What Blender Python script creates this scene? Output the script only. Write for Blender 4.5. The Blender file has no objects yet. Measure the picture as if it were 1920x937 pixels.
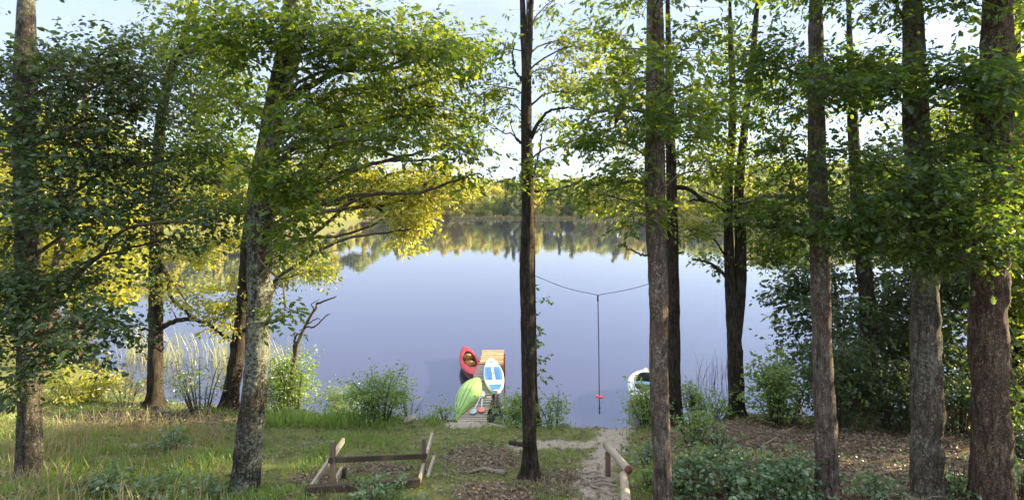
import bpy, math, random
import numpy as np
from mathutils import Vector
R = math.radians
S = bpy.context.scene
COL = S.collection
rng = np.random.default_rng(11)
random.seed(11)

# ------------------------------------------------------------------ camera
F = 1000.0          # focal length in photo pixels (photo is 1920 wide)
CX, CY = 960.0, 390.0
CAMZ = 6.0
cam_d = bpy.data.cameras.new('camera')
cam = bpy.data.objects.new('camera', cam_d); COL.objects.link(cam)
cam.location = (0, 0, CAMZ); cam.rotation_euler = (R(90), 0, 0)
cam_d.sensor_width = 36.0; cam_d.lens = 36.0 * F / 1920.0
cam_d.shift_y = (CY - 468.5) / 1920.0
cam_d.clip_start = 0.1; cam_d.clip_end = 6000
S.camera = cam

# ------------------------------------------------------------------ light
SUN_AZ, SUN_EL = 74.0, 17.0          # degrees right of the view axis, above the horizon
world = bpy.data.worlds.new('World'); S.world = world; world.use_nodes = True
wt = world.node_tree; wt.nodes.clear()
def N(t, kind, **kw):
    n = t.nodes.new(kind)
    for k, v in kw.items():
        if k in n.inputs: n.inputs[k].default_value = v
        else: setattr(n, k, v)
    return n
wo = N(wt, 'ShaderNodeOutputWorld'); wb = N(wt, 'ShaderNodeBackground')
sky = N(wt, 'ShaderNodeTexSky')
sky.sky_type = 'NISHITA'; sky.sun_disc = False
sky.sun_elevation = R(SUN_EL); sky.sun_rotation = R(SUN_AZ)
sky.air_density = 1.15; sky.dust_density = .5; sky.ozone_density = 4.0; sky.altitude = 50
wb.inputs['Strength'].default_value = 0.098
# made-up cloud veil, added to whiten and brighten the sky overhead, clear towards the horizon
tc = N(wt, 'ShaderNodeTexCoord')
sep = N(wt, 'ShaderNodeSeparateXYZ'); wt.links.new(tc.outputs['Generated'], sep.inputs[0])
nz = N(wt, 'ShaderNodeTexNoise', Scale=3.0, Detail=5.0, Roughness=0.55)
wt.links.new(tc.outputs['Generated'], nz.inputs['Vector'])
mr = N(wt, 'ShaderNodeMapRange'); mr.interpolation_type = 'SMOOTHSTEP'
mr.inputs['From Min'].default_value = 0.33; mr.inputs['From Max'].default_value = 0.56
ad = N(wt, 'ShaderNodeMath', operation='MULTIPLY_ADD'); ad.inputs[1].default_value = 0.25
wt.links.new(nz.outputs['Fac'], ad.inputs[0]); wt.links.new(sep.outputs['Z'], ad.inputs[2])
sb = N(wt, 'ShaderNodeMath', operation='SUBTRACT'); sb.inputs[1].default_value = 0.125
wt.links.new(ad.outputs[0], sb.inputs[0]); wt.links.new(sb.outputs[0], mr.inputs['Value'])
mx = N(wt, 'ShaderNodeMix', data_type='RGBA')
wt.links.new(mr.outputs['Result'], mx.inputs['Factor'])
vl = N(wt, 'ShaderNodeMix', data_type='RGBA'); vl.inputs['Factor'].default_value = .72       # even thin veil of pale evening haze
vl.inputs[7].default_value = (1.42, 1.48, 2.0, 1)
wt.links.new(sky.outputs['Color'], vl.inputs[6]); wt.links.new(vl.outputs[2], mx.inputs[6])
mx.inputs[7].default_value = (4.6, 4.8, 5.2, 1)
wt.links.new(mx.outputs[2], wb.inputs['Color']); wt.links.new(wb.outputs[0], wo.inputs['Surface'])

sun_d = bpy.data.lights.new('sun', 'SUN'); sun_d.energy = 4.6; sun_d.angle = R(0.6)
sun_d.color = (1.0, 0.80, 0.48)
sun = bpy.data.objects.new('sun', sun_d); COL.objects.link(sun); sun.location = (60, 40, 40)
sdir = Vector((math.sin(R(SUN_AZ)) * math.cos(R(SUN_EL)), math.cos(R(SUN_AZ)) * math.cos(R(SUN_EL)), math.sin(R(SUN_EL))))
sun.rotation_euler = (-sdir).to_track_quat('-Z', 'Y').to_euler()
S.view_settings.view_transform = 'Standard'; S.view_settings.look = 'None'
S.view_settings.exposure = 2.5; S.view_settings.gamma = 1.0
S.render.engine = 'CYCLES'
cy = S.cycles
cy.max_bounces = 8; cy.diffuse_bounces = 4; cy.glossy_bounces = 3; cy.transmission_bounces = 6
cy.volume_bounces = 0; cy.transparent_max_bounces = 4
cy.use_denoising = True; cy.denoiser = 'OPENIMAGEDENOISE'; cy.denoising_prefilter = 'ACCURATE'
cy.sample_clamp_indirect = 6.0; cy.caustics_reflective = False; cy.caustics_refractive = False

# ------------------------------------------------------------------ terrain functions
NX = np.array([-400, -150, -130, -100, -60, -30, -22, -16, -12, -9, -5, -2, 0, 2.5, 5, 8, 12, 20, 40, 100, 200, 400, 900.])
NY = np.array([700, 250, 150, 88, 50, 31, 25, 20, 16.6, 15.5, 15.0, 14.6, 14.2, 14.1, 14.7, 15.2, 15.8, 19, 28, 52, 110, 250, 700.])
FX = np.array([-900, -300, -160, -118, -100, -90, -86, -80, -60, 0, 40, 80, 130, 200, 260, 400, 900.])
FY = np.array([60, 80, 96, 108, 122, 165, 240, 285, 298, 300, 300, 293, 290, 300, 320, 380, 600.])
HD = np.array([-30, -3, -.3, 0, .25, 1, 3.5, 4.7, 6.2, 8, 14, 30, 80, 800])
HZ = np.array([-2.5, -1.2, -.2, 0, .26, .5, .9, 1.2, 1.5, 1.95, 3.2, 4.4, 6, 8.])
def vnoise(x, y, seed=0):
    x = np.asarray(x, float); y = np.asarray(y, float)
    xi = np.floor(x); yi = np.floor(y); fx = x - xi; fy = y - yi
    fx = fx * fx * (3 - 2 * fx); fy = fy * fy * (3 - 2 * fy)
    def h(a, b):
        v = np.sin(a * 127.1 + b * 311.7 + seed * 74.7) * 43758.5453
        return v - np.floor(v)
    return (h(xi, yi) * (1 - fx) + h(xi + 1, yi) * fx) * (1 - fy) + (h(xi, yi + 1) * (1 - fx) + h(xi + 1, yi + 1) * fx) * fy
def height(x, y):
    x = np.asarray(x, float); y = np.asarray(y, float)
    wob = (vnoise(x * .9, y * .9, 3) - .5) * .5 * (np.abs(x) < 60)
    d = np.interp(x, NX, NY) - y + wob
    sc = np.where(x < -20, 0.72, 1.0)
    a = np.interp(d * sc, HD, HZ)
    a = a + (d > .4) * ((vnoise(x * 1.3, y * 1.3, 1) - .5) * .14 + (vnoise(x * 3.7, y * 3.7, 2) - .5) * .05)
    d2 = y - np.interp(x, FX, FY)
    hill = np.interp(x, [-300, -100, 0, 100, 170, 230, 400], [16, 14, 12, 13, 16, 28, 32])
    b = np.interp(d2, [-60, -4, 0, 1.5, 12, 40], [-3, -1, 0, .35, 1.0, 2.5]) + hill * np.clip((d2 - 15) / 130, 0, 1) ** 1.2
    return np.maximum(a, b)
def P(px, py, Y):
    return np.array([(px - CX) / F * Y, Y, CAMZ - (py - CY) / F * Y])
def G(px, py):
    """point on the ground seen along a photo pixel"""
    ys = np.arange(5.5, 40, .04)
    xs = (px - CX) / F * ys; zs = CAMZ - (py - CY) / F * ys
    h = height(xs, ys)
    k = np.argmax(zs <= np.maximum(h, .22))
    if h[k] < .2:                                   # over the water: come back to the shoreline
        k = max(0, k - int(np.argmax(h[k::-1] > .2)))
        xs = (px - CX) / F * ys[k] + 0 * ys; h = height(xs, ys)
        k = max(0, k - int(np.argmax(h[k::-1] > .2)))
    return np.array([xs[k], ys[k], h[k]])

# ------------------------------------------------------------------ mesh helpers
WORLD = {}
def mk_mesh(name, verts, faces, mat=None, smooth=True):
    """verts (n,3); faces: list of int arrays (m,k)"""
    me = bpy.data.meshes.new(name)
    verts = np.asarray(verts, np.float32)
    faces = [np.asarray(f, np.int32) for f in faces if len(f)]
    me.vertices.add(len(verts)); me.vertices.foreach_set('co', verts.ravel())
    tot = [f.shape[1] * np.ones(len(f), np.int32) for f in faces]
    tot = np.concatenate(tot); li = np.concatenate([f.ravel() for f in faces])
    me.loops.add(len(li)); me.loops.foreach_set('vertex_index', li)
    me.polygons.add(len(tot))
    st = np.concatenate([[0], np.cumsum(tot)[:-1]]).astype(np.int32)
    me.polygons.foreach_set('loop_start', st)
    me.polygons.foreach_set('use_smooth', np.full(len(tot), smooth, bool))
    me.update(calc_edges=True)
    if mat: me.materials.append(mat)
    return me
class MB:
    def __init__(s): s.v = []; s.f = {3: [], 4: []}; s.n = 0
    def add(s, v, *fs):
        v = np.asarray(v, float)
        for f in fs:
            f = np.asarray(f, int)
            if len(f): s.f[f.shape[1]].append(f + s.n)
        s.v.append(v); s.n += len(v); return s
    def tube(s, pts, rad, seg=6, cap=True, rough=None):
        pts = np.asarray(pts, float); n = len(pts)
        rad = np.broadcast_to(np.asarray(rad, float), (n,))
        t = np.gradient(pts, axis=0); t /= np.linalg.norm(t, axis=1)[:, None] + 1e-9
        m = np.abs(t.mean(0)); ref = np.zeros(3); ref[np.argmin(m)] = 1
        a = np.cross(t, ref); a /= np.linalg.norm(a, axis=1)[:, None] + 1e-9
        b = np.cross(t, a)
        th = np.linspace(0, 2 * np.pi, seg, endpoint=False)
        rr = rad[:, None] * np.ones(seg)
        if rough is not None: rr = rr * rough
        ring = pts[:, None, :] + rr[:, :, None] * (np.cos(th)[None, :, None] * a[:, None, :] + np.sin(th)[None, :, None] * b[:, None, :])
        v = ring.reshape(-1, 3)
        i = np.arange(n - 1)[:, None] * seg; j = np.arange(seg)[None, :]; k = (j + 1) % seg
        q = np.stack([i + j, i + k, i + seg + k, i + seg + j], -1).reshape(-1, 4)
        tri = np.zeros((0, 3), int)
        if cap:
            v = np.vstack([v, pts[0], pts[-1]])
            jj = np.arange(seg); kk = (jj + 1) % seg
            tri = np.vstack([np.stack([kk, jj, np.full(seg, n * seg)], -1),
                             np.stack([jj + (n - 1) * seg, kk + (n - 1) * seg, np.full(seg, n * seg + 1)], -1)])
        return s.add(v, q, tri)
    def box(s, c, size, rot=0.0, axes=None, bev=0.0):
        c = np.asarray(c, float); h = np.asarray(size, float) / 2
        if axes is None:
            ca, sa = math.cos(rot), math.sin(rot)
            axes = np.array([[ca, sa, 0], [-sa, ca, 0], [0, 0, 1]])
        cor = np.array([[x, y, z] for x in (-1, 1) for y in (-1, 1) for z in (-1, 1)]) * h
        v = c + cor @ axes
        f = [[0, 1, 3, 2], [4, 6, 7, 5], [0, 4, 5, 1], [2, 3, 7, 6], [0, 2, 6, 4], [1, 5, 7, 3]]
        return s.add(v, f)
    def beam(s, a, b, w, h):
        """rectangular timber from a to b; w across, h upright"""
        a = np.asarray(a, float); b = np.asarray(b, float)
        d = b - a; L = np.linalg.norm(d); d /= L
        up = np.array([0, 0, 1.]) if abs(d[2]) < .9 else np.array([0, 1., 0])
        sd = np.cross(d, up); sd /= np.linalg.norm(sd); up = np.cross(sd, d)
        return s.box((a + b) / 2, (L, w, h), axes=np.array([d, sd, up]))
    def loft(s, rings, closed=True, caps=True):
        rings = np.asarray(rings, float); n, m = rings.shape[:2]
        i = np.arange(n - 1)[:, None] * m
        j = np.arange(m if closed else m - 1)[None, :]; k = (j + 1) % m
        q = np.stack([i + j, i + k, i + m + k, i + m + j], -1).reshape(-1, 4)
        v = rings.reshape(-1, 3); tri = np.zeros((0, 3), int)
        if caps and closed:
            v = np.vstack([v, rings[0].mean(0), rings[-1].mean(0)])
            jj = np.arange(m); kk = (jj + 1) % m
            tri = np.vstack([np.stack([kk, jj, np.full(m, n * m)], -1), np.stack([jj + (n - 1) * m, kk + (n - 1) * m, np.full(m, n * m + 1)], -1)])
        return s.add(v, q, tri)
    def empty(s): return s.n == 0
    def build(s, name, mat, parent=None, smooth=True):
        v = np.vstack(s.v); off = WORLD.get(parent.name, np.zeros(3)) if parent is not None else np.zeros(3)
        fs = [np.vstack(s.f[k]) for k in (3, 4) if s.f[k]]
        me = mk_mesh(name, v - off, fs, mat, smooth)
        o = bpy.data.objects.new(name, me); COL.objects.link(o)
        if parent is not None:
            o.parent = parent; WORLD[o.name] = off
        return o
def bevel(o, w=.01, seg=2):
    m = o.modifiers.new('bevel', 'BEVEL'); m.width = w; m.segments = seg; m.limit_method = 'ANGLE'; m.angle_limit = R(40)
    return o
def tag(o, label=None, cat=None, group=None, kind=None):
    if label: o['label'] = label
    if cat: o['category'] = cat
    if group: o['group'] = group
    if kind: o['kind'] = kind
    return o
def thing(name, label, cat, loc, group=None):
    o = bpy.data.objects.new(name, None); COL.objects.link(o)
    o.empty_display_size = .2; o.location = [float(c) for c in loc]
    WORLD[o.name] = np.asarray(loc, float)
    return tag(o, label, cat, group)
def rebase(o):
    """put a single-mesh thing's origin at the bottom centre of its geometry"""
    me = o.data; n = len(me.vertices); v = np.empty(n * 3, np.float32); me.vertices.foreach_get('co', v); v = v.reshape(-1, 3)
    c = (v.min(0) + v.max(0)) / 2; c[2] = v[:, 2].min()
    me.vertices.foreach_set('co', (v - c).ravel()); me.update(); o.location = [float(x) for x in c]
    return o
def smooth_path(pts, n):
    pts = np.asarray(pts, float)
    if len(pts) < 3:
        t = np.linspace(0, 1, n)[:, None]; return pts[0] * (1 - t) + pts[-1] * t
    p = np.vstack([2 * pts[0] - pts[1], pts, 2 * pts[-1] - pts[-2]])
    u = np.linspace(0, len(pts) - 1, n); i = np.minimum(u.astype(int), len(pts) - 2); t = (u - i)[:, None]
    p0, p1, p2, p3 = p[i], p[i + 1], p[i + 2], p[i + 3]
    return .5 * ((2 * p1) + (-p0 + p2) * t + (2 * p0 - 5 * p1 + 4 * p2 - p3) * t ** 2 + (-p0 + 3 * p1 - 3 * p2 + p3) * t ** 3)

# ------------------------------------------------------------------ materials
def mat(name):
    m = bpy.data.materials.new(name); m.use_nodes = True
    t = m.node_tree; t.nodes.clear()
    return m, t, N(t, 'ShaderNodeOutputMaterial')
def link(t, a, b): t.links.new(a, b)
def rgb(c): return (c[0], c[1], c[2], 1)
def plain(name, c, rough=.5, var=.15, scale=8, bump=.0, metal=0.0, spec=.4, dirt=None):
    m, t, o = mat(name)
    p = N(t, 'ShaderNodeBsdfPrincipled'); p.inputs['Roughness'].default_value = rough; p.inputs['Metallic'].default_value = metal
    p.inputs['Specular IOR Level'].default_value = spec
    co = N(t, 'ShaderNodeTexCoord'); n = N(t, 'ShaderNodeTexNoise', Scale=scale, Detail=6.0, Roughness=.6)
    link(t, co.outputs['Object'], n.inputs['Vector'])
    r = N(t, 'ShaderNodeMix', data_type='RGBA')
    d = dirt or tuple(x * (1 - 2.2 * var) for x in c)
    r.inputs[6].default_value = rgb(d); r.inputs[7].default_value = rgb(tuple(min(1, x * (1 + var)) for x in c))
    mr_ = N(t, 'ShaderNodeMapRange'); mr_.inputs['From Min'].default_value = .3; mr_.inputs['From Max'].default_value = .62
    link(t, n.outputs['Fac'], mr_.inputs['Value']); link(t, mr_.outputs['Result'], r.inputs['Factor'])
    link(t, r.outputs[2], p.inputs['Base Color'])
    if bump:
        b = N(t, 'ShaderNodeBump', Strength=bump, Distance=.02); link(t, n.outputs['Fac'], b.inputs['Height']); link(t, b.outputs[0], p.inputs['Normal'])
    link(t, p.outputs[0], o.inputs['Surface'])
    return m
def wood(name, c1, c2, stretch=(1, 1, 12), rough=.8, scale=14):
    m, t, o = mat(name)
    p = N(t, 'ShaderNodeBsdfPrincipled'); p.inputs['Roughness'].default_value = rough; p.inputs['Specular IOR Level'].default_value = .2
    co = N(t, 'ShaderNodeTexCoord'); mp = N(t, 'ShaderNodeMapping'); mp.inputs['Scale'].default_value = [1 / s for s in stretch]
    link(t, co.outputs['Object'], mp.inputs['Vector'])
    n = N(t, 'ShaderNodeTexNoise', Scale=scale, Detail=8.0, Roughness=.65); link(t, mp.outputs[0], n.inputs['Vector'])
    n2 = N(t, 'ShaderNodeTexNoise', Scale=2.5, Detail=3.0); link(t, co.outputs['Object'], n2.inputs['Vector'])
    g = N(t, 'ShaderNodeNewGeometry')
    r = N(t, 'ShaderNodeMix', data_type='RGBA'); r.inputs[6].default_value = rgb(c1); r.inputs[7].default_value = rgb(c2)
    a = N(t, 'ShaderNodeMath', operation='MULTIPLY_ADD'); a.inputs[1].default_value = .5
    link(t, n2.outputs['Fac'], a.inputs[0]); link(t, n.outputs['Fac'], a.inputs[2])
    a2 = N(t, 'ShaderNodeMath', operation='MULTIPLY_ADD'); a2.inputs[1].default_value = .35
    link(t, g.outputs['Random Per Island'], a2.inputs[0]); link(t, a.outputs[0], a2.inputs[2])
    q = N(t, 'ShaderNodeMapRange'); q.inputs['From Min'].default_value = .6; q.inputs['From Max'].default_value = 1.25
    link(t, a2.outputs[0], q.inputs['Value']); link(t, q.outputs['Result'], r.inputs['Factor'])
    link(t, r.outputs[2], p.inputs['Base Color'])
    b = N(t, 'ShaderNodeBump', Strength=.5, Distance=.01); link(t, n.outputs['Fac'], b.inputs['Height']); link(t, b.outputs[0], p.inputs['Normal'])
    link(t, p.outputs[0], o.inputs['Surface'])
    return m
def bark(name, dark, light, lichen=(.26, .30, .24), lich=.5, scale=1.0, red=None):
    """furrowed bark with lichen patches that have a shape of their own"""
    m, t, o = mat(name)
    p = N(t, 'ShaderNodeBsdfPrincipled'); p.inputs['Roughness'].default_value = .92; p.inputs['Specular IOR Level'].default_value = .15
    co = N(t, 'ShaderNodeTexCoord'); mp = N(t, 'ShaderNodeMapping'); mp.inputs['Scale'].default_value = (1, 1, .22)
    link(t, co.outputs['Object'], mp.inputs['Vector'])
    n = N(t, 'ShaderNodeTexNoise', Scale=19.0 * scale, Detail=7.0, Roughness=.62); link(t, mp.outputs[0], n.inputs['Vector'])
    v = N(t, 'ShaderNodeTexVoronoi', Scale=27.0 * scale); v.feature = 'DISTANCE_TO_EDGE'
    nw = N(t, 'ShaderNodeTexNoise', Scale=9.0, Detail=4.0, Roughness=.65); link(t, co.outputs['Object'], nw.inputs['Vector'])
    wa = N(t, 'ShaderNodeMix', data_type='RGBA', blend_type='LINEAR_LIGHT'); wa.inputs['Factor'].default_value = .11
    link(t, mp.outputs[0], wa.inputs[6]); link(t, nw.outputs['Color'], wa.inputs[7]); link(t, wa.outputs[2], v.inputs['Vector'])
    r = N(t, 'ShaderNodeMix', data_type='RGBA'); r.inputs[6].default_value = rgb(dark); r.inputs[7].default_value = rgb(light)
    q = N(t, 'ShaderNodeMapRange'); q.inputs['From Min'].default_value = .36; q.inputs['From Max'].default_value = .66
    link(t, n.outputs['Fac'], q.inputs['Value']); link(t, q.outputs['Result'], r.inputs['Factor'])
    base = r
    if red:
        n4 = N(t, 'ShaderNodeTexNoise', Scale=1.3, Detail=4.0); link(t, co.outputs['Object'], n4.inputs['Vector'])
        q4 = N(t, 'ShaderNodeMapRange'); q4.inputs['From Min'].default_value = .48; q4.inputs['From Max'].default_value = .62
        link(t, n4.outputs['Fac'], q4.inputs['Value'])
        r4 = N(t, 'ShaderNodeMix', data_type='RGBA'); r4.inputs[7].default_value = rgb(red)
        link(t, base.outputs[2], r4.inputs[6]); link(t, q4.outputs['Result'], r4.inputs['Factor']); base = r4
    # crevices
    q2 = N(t, 'ShaderNodeMapRange'); q2.inputs['From Min'].default_value = 0; q2.inputs['From Max'].default_value = .22
    q2.inputs['To Min'].default_value = .45; link(t, v.outputs['Distance'], q2.inputs['Value'])
    mu = N(t, 'ShaderNodeMix', data_type='RGBA', blend_type='MULTIPLY'); mu.inputs['Factor'].default_value = 1
    nm = N(t, 'ShaderNodeTexNoise', Scale=2.4, Detail=5.0, Roughness=.6); link(t, co.outputs['Object'], nm.inputs['Vector'])
    qm = N(t, 'ShaderNodeMapRange'); qm.inputs['From Min'].default_value = .32; qm.inputs['From Max'].default_value = .66; qm.inputs['To Min'].default_value = .55; qm.inputs['To Max'].default_value = 1.15
    link(t, nm.outputs['Fac'], qm.inputs['Value'])
    mw = N(t, 'ShaderNodeMix', data_type='RGBA', blend_type='MULTIPLY'); mw.inputs['Factor'].default_value = 1
    link(t, base.outputs[2], mw.inputs[6]); link(t, qm.outputs['Result'], mw.inputs[7]); base = mw
    link(t, base.outputs[2], mu.inputs[6]); link(t, q2.outputs['Result'], mu.inputs[7])
    # lichen
    n3 = N(t, 'ShaderNodeTexNoise', Scale=20.0, Detail=5.0, Roughness=.75); link(t, co.outputs['Object'], n3.inputs['Vector'])
    n5 = N(t, 'ShaderNodeTexNoise', Scale=1.1, Detail=3.0); link(t, co.outputs['Object'], n5.inputs['Vector'])
    a = N(t, 'ShaderNodeMath', operation='MULTIPLY_ADD'); a.inputs[1].default_value = .9
    link(t, n5.outputs['Fac'], a.inputs[0]); link(t, n3.outputs['Fac'], a.inputs[2])
    q3 = N(t, 'ShaderNodeMapRange'); c0 = 1.25 - .27 * lich
    q3.inputs['From Min'].default_value = c0; q3.inputs['From Max'].default_value = c0 + .13
    q3.inputs['To Max'].default_value = .8
    link(t, a.outputs[0], q3.inputs['Value'])
    r3 = N(t, 'ShaderNodeMix', data_type='RGBA'); r3.inputs[7].default_value = rgb(lichen)
    link(t, mu.outputs[2], r3.inputs[6]); link(t, q3.outputs['Result'], r3.inputs['Factor'])
    link(t, r3.outputs[2], p.inputs['Base Color'])
    hh = N(t, 'ShaderNodeMath', operation='ADD'); link(t, n.outputs['Fac'], hh.inputs[0]); link(t, q2.outputs['Result'], hh.inputs[1])
    b = N(t, 'ShaderNodeBump', Strength=1.0, Distance=.04); link(t, hh.outputs[0], b.inputs['Height']); link(t, b.outputs[0], p.inputs['Normal'])
    link(t, p.outputs[0], o.inputs['Surface'])
    return m
def leafmat(name, ca, cb, ta, tb, tfac=.45, gloss=.05, rough=.4):
    """two-sided leaf: reflected colour between ca and cb leaf by leaf, light passing through between ta and tb"""
    m, t, o = mat(name)
    g = N(t, 'ShaderNodeNewGeometry')
    def mixc(a, b):
        r = N(t, 'ShaderNodeMix', data_type='RGBA'); r.inputs[6].default_value = rgb(a); r.inputs[7].default_value = rgb(b)
        link(t, g.outputs['Random Per Island'], r.inputs['Factor']); return r.outputs[2]
    d = N(t, 'ShaderNodeBsdfDiffuse'); link(t, mixc(ca, cb), d.inputs['Color'])
    tr = N(t, 'ShaderNodeBsdfTranslucent'); link(t, mixc(ta, tb), tr.inputs['Color'])
    m1 = N(t, 'ShaderNodeMixShader'); m1.inputs[0].default_value = tfac
    link(t, d.outputs[0], m1.inputs[1]); link(t, tr.outputs[0], m1.inputs[2])
    gl = N(t, 'ShaderNodeBsdfGlossy'); gl.inputs['Roughness'].default_value = rough; gl.inputs['Color'].default_value = (.9, .95, 1, 1)
    m2 = N(t, 'ShaderNodeMixShader'); m2.inputs[0].default_value = gloss
    link(t, m1.outputs[0], m2.inputs[1]); link(t, gl.outputs[0], m2.inputs[2])
    link(t, m2.outputs[0], o.inputs['Surface'])
    return m
M = {}
M['bark_grey'] = bark('bark_grey', (.085, .075, .058), (.29, .26, .21), (.30, .33, .26), .95)
M['bark_oak'] = bark('bark_oak', (.05, .042, .034), (.17, .145, .115), (.30, .345, .28), 1.2)
M['bark_brown'] = bark('bark_brown', (.085, .062, .045), (.30, .225, .16), (.2, .23, .17), .35, red=(.15, .105, .08))
M['bark_pale'] = bark('bark_pale', (.11, .092, .075), (.37, .315, .26), (.32, .36, .32), .7, red=(.22, .165, .135))
M['bark_mid'] = bark('bark_mid', (.04, .034, .027), (.13, .11, .085), (.2, .22, .17), .45)
M['bark_dark'] = bark('bark_dark', (.035, .029, .022), (.125, .104, .082), (.12, .14, .10), .35)
M['bark_far'] = plain('bark_far', (.13, .11, .09), .9)
M['birch'] = plain('birch_bark', (.5, .46, .4), .8, .2, 4)
M['twig'] = plain('twig_bark', (.075, .058, .042), .9, .2, 6)
M['deadwood'] = wood('deadwood', (.12, .10, .085), (.33, .30, .26))
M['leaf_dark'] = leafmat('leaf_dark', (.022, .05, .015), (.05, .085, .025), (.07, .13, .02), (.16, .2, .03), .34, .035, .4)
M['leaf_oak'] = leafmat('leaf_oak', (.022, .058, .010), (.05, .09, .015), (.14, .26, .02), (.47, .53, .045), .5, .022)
M['leaf_oak_shade'] = leafmat('leaf_oak_shade', (.016, .046, .010), (.042, .082, .016), (.09, .21, .02), (.30, .38, .04), .46, .025)  # oak leaf for the right-hand trees, their shade put into the colour
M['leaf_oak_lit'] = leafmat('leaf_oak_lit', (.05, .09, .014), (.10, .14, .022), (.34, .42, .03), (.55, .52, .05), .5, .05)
M['leaf_gold_lit'] = leafmat('leaf_gold_lit', (.15, .17, .02), (.26, .24, .03), (.52, .57, .04), (.74, .70, .07), .5, .05)  # leaf of the sunlit boughs, golden sunlight put into its colour
M['leaf_shrub'] = leafmat('leaf_shrub', (.07, .15, .025), (.15, .24, .045), (.28, .46, .05), (.48, .56, .08), .45, .06)
M['leaf_willow'] = leafmat('leaf_willow', (.08, .12, .05), (.14, .18, .09), (.22, .32, .10), (.32, .42, .14), .42, .08)
M['leaf_red'] = leafmat('leaf_red', (.12, .05, .03), (.15, .08, .05), (.3, .1, .05), (.34, .16, .09), .4)
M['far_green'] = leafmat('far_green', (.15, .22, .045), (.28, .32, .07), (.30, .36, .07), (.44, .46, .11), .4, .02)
M['far_gold_lit'] = leafmat('far_gold_lit', (.36, .36, .06), (.50, .46, .09), (.55, .52, .08), (.68, .60, .12), .42, .02)  # golden far trees, low sun's brightness put into the leaf colour
M['far_dark'] = leafmat('far_dark', (.045, .085, .045), (.08, .12, .05), (.11, .18, .06), (.2, .25, .07), .35, .02)
M['grass_green'] = leafmat('grass_green', (.08, .155, .025), (.18, .26, .06), (.22, .40, .05), (.38, .50, .10), .4, .05)
M['grass_dry'] = leafmat('grass_dry', (.22, .20, .09), (.36, .31, .16), (.3, .26, .1), (.4, .34, .16), .35, .03)
M['reed'] = leafmat('reed', (.20, .23, .07), (.34, .34, .13), (.35, .38, .1), (.45, .44, .16), .4, .05)
M['litter'] = leafmat('litter', (.07, .048, .032), (.28, .21, .145), (.10, .06, .03), (.2, .13, .07), .2, .04)
M['low_plant'] = leafmat('low_plant', (.04, .10, .03), (.09, .17, .055), (.12, .22, .04), (.24, .34, .07), .38, .08)

# ground: soil, trodden path, litter floor, turf, chosen by a per-vertex cover map
m, t, o = mat('ground_soil')
p = N(t, 'ShaderNodeBsdfPrincipled'); p.inputs['Roughness'].default_value = .95; p.inputs['Specular IOR Level'].default_value = .1
at = N(t, 'ShaderNodeAttribute'); at.attribute_name = 'cover'
sp = N(t, 'ShaderNodeSeparateColor'); link(t, at.outputs['Color'], sp.inputs[0])
co = N(t, 'ShaderNodeTexCoord')
n1 = N(t, 'ShaderNodeTexNoise', Scale=3.0, Detail=8.0, Roughness=.7); link(t, co.outputs['Object'], n1.inputs['Vector'])
n2 = N(t, 'ShaderNodeTexNoise', Scale=45.0, Detail=4.0, Roughness=.7); link(t, co.outputs['Object'], n2.inputs['Vector'])
def mixrgb(a, b, f):
    r = N(t, 'ShaderNodeMix', data_type='RGBA')
    for i, x in ((6, a), (7, b)):
        if isinstance(x, tuple): r.inputs[i].default_value = rgb(x)
        else: link(t, x, r.inputs[i])
    link(t, f, r.inputs['Factor']); return r.outputs[2]
def rng_(v, lo, hi):
    q = N(t, 'ShaderNodeMapRange'); q.inputs['From Min'].default_value = lo; q.inputs['From Max'].default_value = hi
    link(t, v, q.inputs['Value']); return q.outputs['Result']
soil = mixrgb((.05, .036, .024), (.14, .105, .07), rng_(n1.outputs['Fac'], .35, .65))
turf = mixrgb((.055, .07, .022), (.16, .165, .065), rng_(n1.outputs['Fac'], .35, .65))
path_c = mixrgb((.12, .10, .078), (.42, .375, .32), rng_(n2.outputs['Fac'], .36, .62))
lit_c = mixrgb((.045, .034, .026), (.15, .118, .088), rng_(n2.outputs['Fac'], .35, .65))
def jag(v):
    a = N(t, 'ShaderNodeMath', operation='MULTIPLY_ADD'); a.inputs[1].default_value = 1.6; a.inputs[2].default_value = -.8
    link(t, n1.outputs['Fac'], a.inputs[0]); b = N(t, 'ShaderNodeMath', operation='ADD'); link(t, a.outputs[0], b.inputs[0]); link(t, v, b.inputs[1])
    return rng_(b.outputs[0], .35, .65)
c = mixrgb(soil, turf, jag(sp.outputs[2])); c = mixrgb(c, lit_c, jag(sp.outputs[1])); c = mixrgb(c, path_c, jag(sp.outputs[0]))
link(t, c, p.inputs['Base Color'])
b = N(t, 'ShaderNodeBump', Strength=.7, Distance=.03); link(t, n2.outputs['Fac'], b.inputs['Height']); link(t, b.outputs[0], p.inputs['Normal'])
link(t, p.outputs[0], o.inputs['Surface']); M['ground'] = m

# water: still, slightly peaty, mirror-like with faint ripples
m, t, o = mat('lake_water')
co = N(t, 'ShaderNodeTexCoord'); mp = N(t, 'ShaderNodeMapping'); mp.inputs['Scale'].default_value = (.35, 1, 1)
link(t, co.outputs['Object'], mp.inputs['Vector'])
n1 = N(t, 'ShaderNodeTexNoise', Scale=.9, Detail=3.0, Roughness=.5); link(t, mp.outputs[0], n1.inputs['Vector'])
n2 = N(t, 'ShaderNodeTexNoise', Scale=.03, Detail=2.0); link(t, co.outputs['Object'], n2.inputs['Vector'])
mm = N(t, 'ShaderNodeMath', operation='MULTIPLY'); link(t, n1.outputs['Fac'], mm.inputs[0]); link(t, n2.outputs['Fac'], mm.inputs[1])
b = N(t, 'ShaderNodeBump', Strength=.14, Distance=.06); link(t, mm.outputs[0], b.inputs['Height'])
fr = N(t, 'ShaderNodeFresnel', IOR=2.35); link(t, b.outputs[0], fr.inputs['Normal'])
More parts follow.
